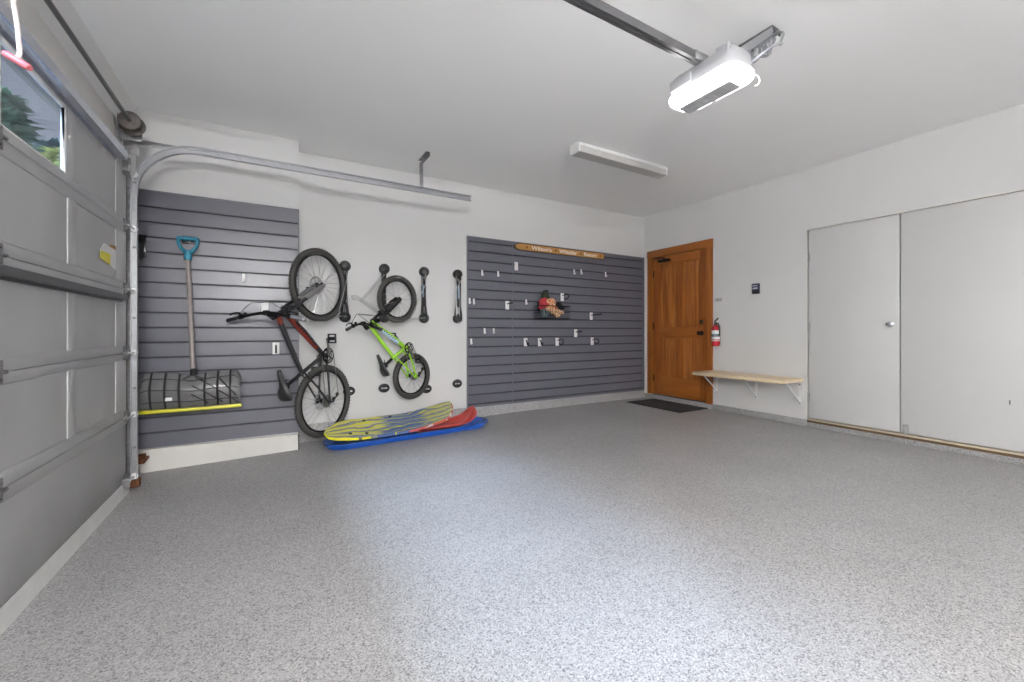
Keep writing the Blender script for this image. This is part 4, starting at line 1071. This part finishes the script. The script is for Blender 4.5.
# ------------------------------------------------------------------ entry door
cs = B(); 
cs.box(XR-.022, XR, 4.335, 4.432, .075, 2.145, .002)
struct(cs.out('trim_7', 'fir_trim'), 'orange timber side casing of the entry door on its hinge side', 'trim')
struct(B().box(XR-.022, XR, 3.353, 3.448, .06, 2.145, .002).out('trim_17', 'fir_trim'), 'orange timber side casing of the entry door beside the extinguisher', 'trim')
struct(B().box(XR-.026, XR, 3.350, 4.434, 2.13, 2.232, .002).out('trim_8', 'fir_head'), 'orange timber head casing over the entry door', 'trim')
b = B(); b.box(XR, XR+.10, DY1-.004, DY1+.012, .06, 2.135).box(XR, XR+.10, DY0-.012, DY0+.004, .06, 2.135).box(XR, XR+.10, DY0, DY1, 2.128, 2.14).box(XR+.045, XR+.06, DY0, DY0+.02, .07, 2.13)
struct(b.out('trim_9', 'fir_trim'), 'orange timber jamb inside the entry door casing', 'trim')
struct(B().box(XR-.012, XR+.09, DY0-.005, DY1+.005, .05, .078, .003).out('trim_10', 'bronze'), 'dark threshold under the entry door', 'trim')
ed = thing('door_2', (XR, 3.89, .08), 'orange fir entry door with four panels and dark hardware', 'door', kind='structure')
EDO = tuple(ed.location)
y0, y1, z0, z1 = DY0+.007, DY1-.007, .082, 2.124
xf, xb_ = XR+.004, XR+.044
st_ = [(y0, 3.553), (3.82-.10, 3.82-.0), (4.215, y1)]
rails = [(z0, .345), (.915, 1.075), (1.99, z1)]
b = B(EDO)
for (a, c) in (st_[0], st_[2]): b.box(xf, xb_, a, c, z0, z1, .002)
b.out('stile', 'fir', ed)
b = B(EDO); 
for (a, c) in rails: b.box(xf+.0005, xb_, st_[0][1], st_[2][0], a, c, .002)
b.out('rail', 'fir_head', ed)
b = B(EDO)
m0, m1 = 3.825, 3.93
for (a, c) in ((.345, .915), (1.075, 1.99)): b.box(xf+.0005, xb_, m0, m1, a, c, .002)
b.out('mullion', 'fir', ed)
for (za, zb_) in ((.345, .915), (1.075, 1.99)):
    for (ya, yb_) in ((3.553, m0), (m1, 4.215)):
        b = B(EDO)
        g = .012
        rings = []
        for (ins, x) in ((0, xf+.012), (.012, xf+.017), (.03, xf+.017), (.055, xf+.008), (.058, xf+.0075)):
            rings.append([V((x, ya+ins, za+ins)), V((x, yb_-ins, za+ins)), V((x, yb_-ins, zb_-ins)), V((x, ya+ins, zb_-ins))])
        b.ring_strip(rings); b.out('panel', 'fir_light', ed, smooth=20)
b = B(EDO); b.lathe([(.030, 0), (.030, .006), (.024, .012), (.016, .016), (.016, .020)], (xf, 3.523, 1.144), (-1, 0, 0), 20); b.box(xf-.030, xf-.018, 3.520, 3.526, 1.130, 1.158, .002); b.out('deadbolt', 'bronze', ed)
b = B(EDO); b.lathe([(.033, 0), (.033, .005), (.022, .010), (.012, .014), (.012, .035), (.024, .042), (.029, .055), (.027, .066), (.014, .072)], (xf, 3.525, .995), (-1, 0, 0), 22); b.out('door_knob', 'bronze', ed)
for z in (.32, 1.10, 1.88):
    b = B(EDO); b.box(xf-.003, xf+.002, y1-.004, y1+.016, z-.05, z+.05, .001); b.rod((xf-.006, y1+.004, z-.052), (xf-.006, y1+.004, z+.052), .006, 8); b.out('hinge', 'bronze', ed)
b = B(EDO); b.box(xf-.05, xf, 4.02, 4.22, 2.035, 2.075, .008); b.lathe([(.014, 0), (.014, .02)], (xf-.025, 4.12, 2.075), (0, 0, 1), 12)
b.tube([(xf-.03, 4.12, 2.094), (xf-.10, 4.22, 2.096), (xf-.03, 4.31, 2.098)], .008, 8)
b.out('door_closer', 'bronze', ed)
b = B(); b.box(4.385, 4.955, 3.405, 4.30, 0.0, .009, .003)
for k in range(13): b.box(4.40, 4.94, 3.43+.067*k, 3.45+.067*k, .008, .0115, .001)
o = b.out('doormat', 'mat'); tag(o, 'flat charcoal doormat on floor before the timber door', 'doormat')

# ------------------------------------------------------------------ fire extinguisher
fe = thing('fire_extinguisher', (4.915, 3.272, .83), 'small red fire extinguisher hung on wall beside timber door', 'fire extinguisher')
XO = tuple(fe.location); ex_, ey = 4.915, 3.272
b = B(XO); b.lathe([(.020, .828), (.042, .832), (.047, .845), (.047, 1.04), (.044, 1.065), (.034, 1.085), (.020, 1.095), (.016, 1.105)], (ex_, ey, 0), (0, 0, 1), 28); b.out('cylinder', 'red_paint', fe)
b = B(XO); b.lathe([(.0475, .895), (.0482, .896), (.0482, 1.03), (.0475, 1.031)], (ex_, ey, 0), (0, 0, 1), 28); lb = b.out('label_sheet', 'label_w', fe)
b = B(XO); b.lathe([(.0483, .955), (.0487, .956), (.0487, .985), (.0483, .986)], (ex_, ey, 0), (0, 0, 1), 28); b.out('label_band', 'cl_teal', lb)
b = B(XO); b.lathe([(.0483, .905), (.0487, .906), (.0487, .915), (.0483, .916)], (ex_, ey, 0), (0, 0, 1), 28); b.out('label_band', 'red_paint', lb)
b = B(XO); b.lathe([(.018, 1.10), (.020, 1.11), (.018, 1.135)], (ex_, ey, 0), (0, 0, 1), 16)
b.tube([(ex_, ey+.005, 1.13), (ex_-.02, ey+.0, 1.15), (ex_-.03, ey-.03, 1.165), (ex_-.035, ey-.055, 1.185)], .009, 8); b.tube([(ex_, ey, 1.12), (ex_-.03, ey-.01, 1.128), (ex_-.05, ey-.035, 1.12)], .007, 8)
b.out('valve_handle', 'black', fe)
b = B(XO); b.tube([(ex_, ey, 1.12), (ex_-.01, ey-.04, 1.12), (ex_-.012, ey-.058, 1.08), (ex_-.008, ey-.056, 1.0), (ex_-.006, ey-.055, .96)], .008, 8); b.out('hose', 'black', fe)
b = B(XO); b.box(XR-.014, XR, ey-.02, ey+.02, .85, 1.08, .002); b.torus((ex_, ey, .95), (0, 0, 1), .049, .003, 28, 6); b.out('wall_bracket', 'black_metal', fe)
# small bracket above it and the keypad
b = B(); b.box(XR-.004, XR, 3.23, 3.315, 1.405, 1.45, .002); b.box(XR-.022, XR-.003, 3.232, 3.312, 1.418, 1.424, .002)
tag(b.out('wall_clip', 'satin'), 'small flat grey clip on white wall above the extinguisher', 'clip')
kp = thing('keypad', (XR, 2.795, 1.526), 'navy wall-mounted opener control with two pale labels', 'wall control')
KPO = tuple(kp.location)
B(KPO).box(XR-.024, XR, 2.752, 2.838, 1.466, 1.588, .006).out('housing', 'navy', kp)
b = B(KPO); b.box(XR-.0265, XR-.023, 2.768, 2.83, 1.556, 1.568, .001); b.out('label_bar', 'keywhite', kp)
b = B(KPO); b.box(XR-.0265, XR-.023, 2.768, 2.826, 1.522, 1.541, .001); b.out('label_bar', 'keywhite', kp)
b = B(KPO); b.box(XR-.028, XR-.022, 2.757, 2.833, 1.469, 1.506, .004); b.out('push_button', 'black', kp)

# ------------------------------------------------------------------ bench
bn = thing('wall_bench', (4.76, 2.81, .25), 'pale pine plank bench on white wall brackets between timber door and closet', 'bench')
NO = tuple(bn.location)
b = B(NO)
for k in range(3): b.box(4.545+.143*k, 4.545+.143*(k+1)-.0015, 2.285, 3.345, .476, .513, .003)
b.out('seat_board', 'pine', bn)
for yy in (3.30, 2.80, 2.325):
    b = B(NO); b.box(4.60, XR, yy-.013, yy+.013, .469, .4755, .001); b.box(XR-.006, XR-.0005, yy-.013, yy+.013, .22, .472, .001)
    b.tube([(4.70, yy, .47), (4.83, yy, .37), (XR-.008, yy, .262)], .0085, 8)
    b.tube([(XR-.006, yy, .262), (XR-.03, yy, .242), (XR-.07, yy, .25)], .006, 8)
    br = b.out('bracket', 'white', bn)
    b = B(NO)
    for z in (.235, .44): b.lathe([(.008, 0), (.008, .004), (.004, .006)], (XR-.006, yy, z), (-1, 0, 0), 10)
    b.out('screw', 'dark_steel', br)

# ------------------------------------------------------------------ closet doors
M['sill'] = mat('bare_timber_sill', (.56, .48, .37), .6, noise=.1, nscale=12)
M['closet'] = mat('closet_door_white', (.59, .588, .585), .45, noise=.012, nscale=2)
b = B(); b.box(XR-.004, XR+.05, CY0-.02, CY1+.012, CZ1, CZ1+.014, .001).box(XR-.004, XR+.05, CY1, CY1+.012, .07, CZ1, .001).box(XR-.004, XR+.05, CY0-.02, CY0, .07, CZ1, .001)
struct(b.out('trim_11', 'white_trim'), 'thin white frame around the closet doors', 'trim')
struct(B().box(XR-.020, XR+.06, CY0, CY1, .070, .084, .002).out('trim_12', 'sill'), 'bare timber sill under the closet doors', 'trim')
M['gap'] = mat('dark_wood_gap', (.13, .078, .035), .8)

struct(B().box(XR-.016, XR+.05, CY0, CY1, .047, .0705, .001).out('trim_13', 'gap'), 'brown timber strip beneath the closet sill', 'trim')
def closet(name, ya, yb_, label, hinge_y, knob):
    d = thing(name, (XR, (ya+yb_)/2, .09), label, 'closet door', kind='structure'); o = tuple(d.location)
    B(o).box(XR-.001, XR+.036, ya, yb_, .094, CZ1-.005, .0015).out('slab', 'closet', d)
    for z in (.315, 1.068, 1.82):
        b = B(o); b.rod((XR-.005, hinge_y, z-.05), (XR-.005, hinge_y, z+.05), .006, 8); b.box(XR-.003, XR+.002, hinge_y-.018, hinge_y+.012, z-.045, z+.045, .001); b.out('hinge', 'satin', d)
    return d, o
d3, o3 = closet('door_3', 1.498, 2.243, 'white closet door with round metal knob next to the bench', 2.246, True)
b = B(o3); b.lathe([(.028, 0), (.029, .004), (.020, .008), (.010, .012), (.010, .022), (.019, .029), (.023, .038), (.021, .046), (.010, .050)], (XR-.001, 1.562, 1.091), (-1, 0, 0), 22); b.out('door_knob', 'chrome', d3)
d4, o4 = closet('door_4', .715, 1.489, 'white closet door with floor bolt, farther from the bench', .713, False)
b = B(o4); b.box(XR-.008, XR, 1.435, 1.475, .10, .175, .002); b.rod((XR-.014, 1.455, .07), (XR-.014, 1.455, .165), .006, 8); b.box(XR-.02, XR-.006, 1.437, 1.473, .150, .165, .002); b.out('floor_bolt', 'satin', d4)
b = B(o4); b.box(XR-.003, XR, .838, .846, .45, .485, .001); b.out('bolt_mark', 'dark_steel', d4)

# ------------------------------------------------------------------ trees outside
def tree(name, x, y, h, r, m, label, kind, seed, n=1500):
    rnd = random.Random(seed); root = thing(name, (x, y, -.22), label, 'tree'); o = tuple(root.location)
    B(o).tube([(x, y, -.22), (x+.05, y, h*.5), (x, y, h*.97)], [.16, .11, .03], 10).out('trunk', 'bark', root)
    b = B(o)
    for i in range(n):
        t = rnd.random()**.8; a = rnd.uniform(0, 2*PI)
        if kind == 'conifer':
            z = h*(.12+.88*t); rad = r*(1-t)**.8*rnd.uniform(.3, 1)+.1; droop = -.25*rad
        else:
            ph = rnd.uniform(-1, 1); rad = r*math.sqrt(max(0, 1-ph*ph))*rnd.uniform(.55, 1); z = h*.55+h*.42*ph; droop = 0
        c = V((x+rad*math.cos(a), y+rad*math.sin(a), z+droop)); L = rnd.uniform(.14, .34); w = L*rnd.uniform(.25, .5)
        d = V((math.cos(a)+rnd.uniform(-.5, .5), math.sin(a)+rnd.uniform(-.5, .5), rnd.uniform(-.5, .3))).normalized(); s = d.cross(V((rnd.uniform(-.3, .3), rnd.uniform(-.3, .3), 1))).normalized()
        q = [c-d*L, c+s*w, c+d*L, c-s*w]; vs = [b.bm.verts.new(p) for p in q]; b.bm.faces.new(vs)
    b.out('foliage', m, root, smooth=0)
tree('conifer_tree', -5.2, 13.6, 6.3, 1.9, 'conifer', 'green conifer seen through garage window glass', 'conifer', 1, 2600)
tree('conifer_tree', -5.6, 17.3, 6.6, 1.6, 'conifer_b', 'blue-green conifer farther along behind garage window', 'conifer', 2, 2200)
tree('broadleaf_tree', -3.55, 11.6, 4.75, .8, 'yellowleaf', 'yellow-green leafy tree low in garage window corner', 'round', 3, 1500)
tree('conifer_tree', -9.0, 24.5, 8.8, 2.0, 'conifer_b', 'tall dark conifer deepest behind garage window', 'conifer', 5, 2200)

# ------------------------------------------------------------------ light
w = bpy.data.worlds.new('sky'); scene.world = w; w.use_nodes = True; nt = w.node_tree
bg = nt.nodes['Background']
bg.inputs['Color'].default_value = (.48, .51, .60, 1); bg.inputs['Strength'].default_value = SKY
def sun(d, s, ang, col):
    l = bpy.data.lights.new('sun', 'SUN'); l.energy = s; l.angle = math.radians(ang); l.color = col
    o = bpy.data.objects.new('sun', l); COL.objects.link(o); o.rotation_euler = V(d).to_track_quat('-Z', 'Y').to_euler(); o.location = (-6, 2, 6)
sun((.68, .16, -.72), SUN, 22, (.64, .79, 1.0))
# added fill lights, out of view, to brighten the room evenly
ZFILL = 2.0
def fill_light(x, y, label):
    r = thing('fill_light', (x, y, ZFILL), label, 'ceiling light', 'added fill lights'); o = tuple(r.location)
    B(o).box(x-.62, x+.62, y-.012, y+.012, ZFILL+.02, ZFILL+.045, .003).box(x-.62, x-.60, y-.055, y+.055, ZFILL-.02, ZFILL+.045, .004).box(x+.60, x+.62, y-.055, y+.055, ZFILL-.02, ZFILL+.045, .004).out('housing', 'white', r)
    for q in (-1, 1): B(o).tube([(x+q*.45, y, ZFILL+.045), (x+q*.45, y, ZC)], .002, 6).out('hanger_wire', 'satin', r)
    for q in (-.035, .035): B(o).rod((x-.60, y+q, ZFILL), (x+.60, y+q, ZFILL), .016, 12).out('tube', 'fill_tube', r)
M['fill_tube'] = emis('fill_light_tube', (1, .985, .975), FILL)
fill_light(-.25, -1.8, 'added unseen fill light behind the viewer, the nearer of the pair')
fill_light(-.25, -2.7, 'added unseen fill light farthest behind the viewer')

# ------------------------------------------------------------------ camera
cam = bpy.data.cameras.new('camera'); cam.sensor_width = 36; cam.lens = 36*412.8/1024; cam.shift_y = -10.5/1024; cam.clip_start = .02
co = bpy.data.objects.new('camera', cam); COL.objects.link(co); co.location = (0, 0, 1.03); co.rotation_euler = (PI/2, 0, -math.radians(30.07))
scene.camera = co
vs = scene.view_settings; scene.display_settings.display_device = 'sRGB'
vs.view_transform = 'Standard'; vs.look = 'None'; vs.exposure = EXPO; vs.gamma = 1; vs.use_curve_mapping = False
scene.cycles.use_denoising = True
scene.cycles.max_bounces = 10; scene.cycles.diffuse_bounces = 6
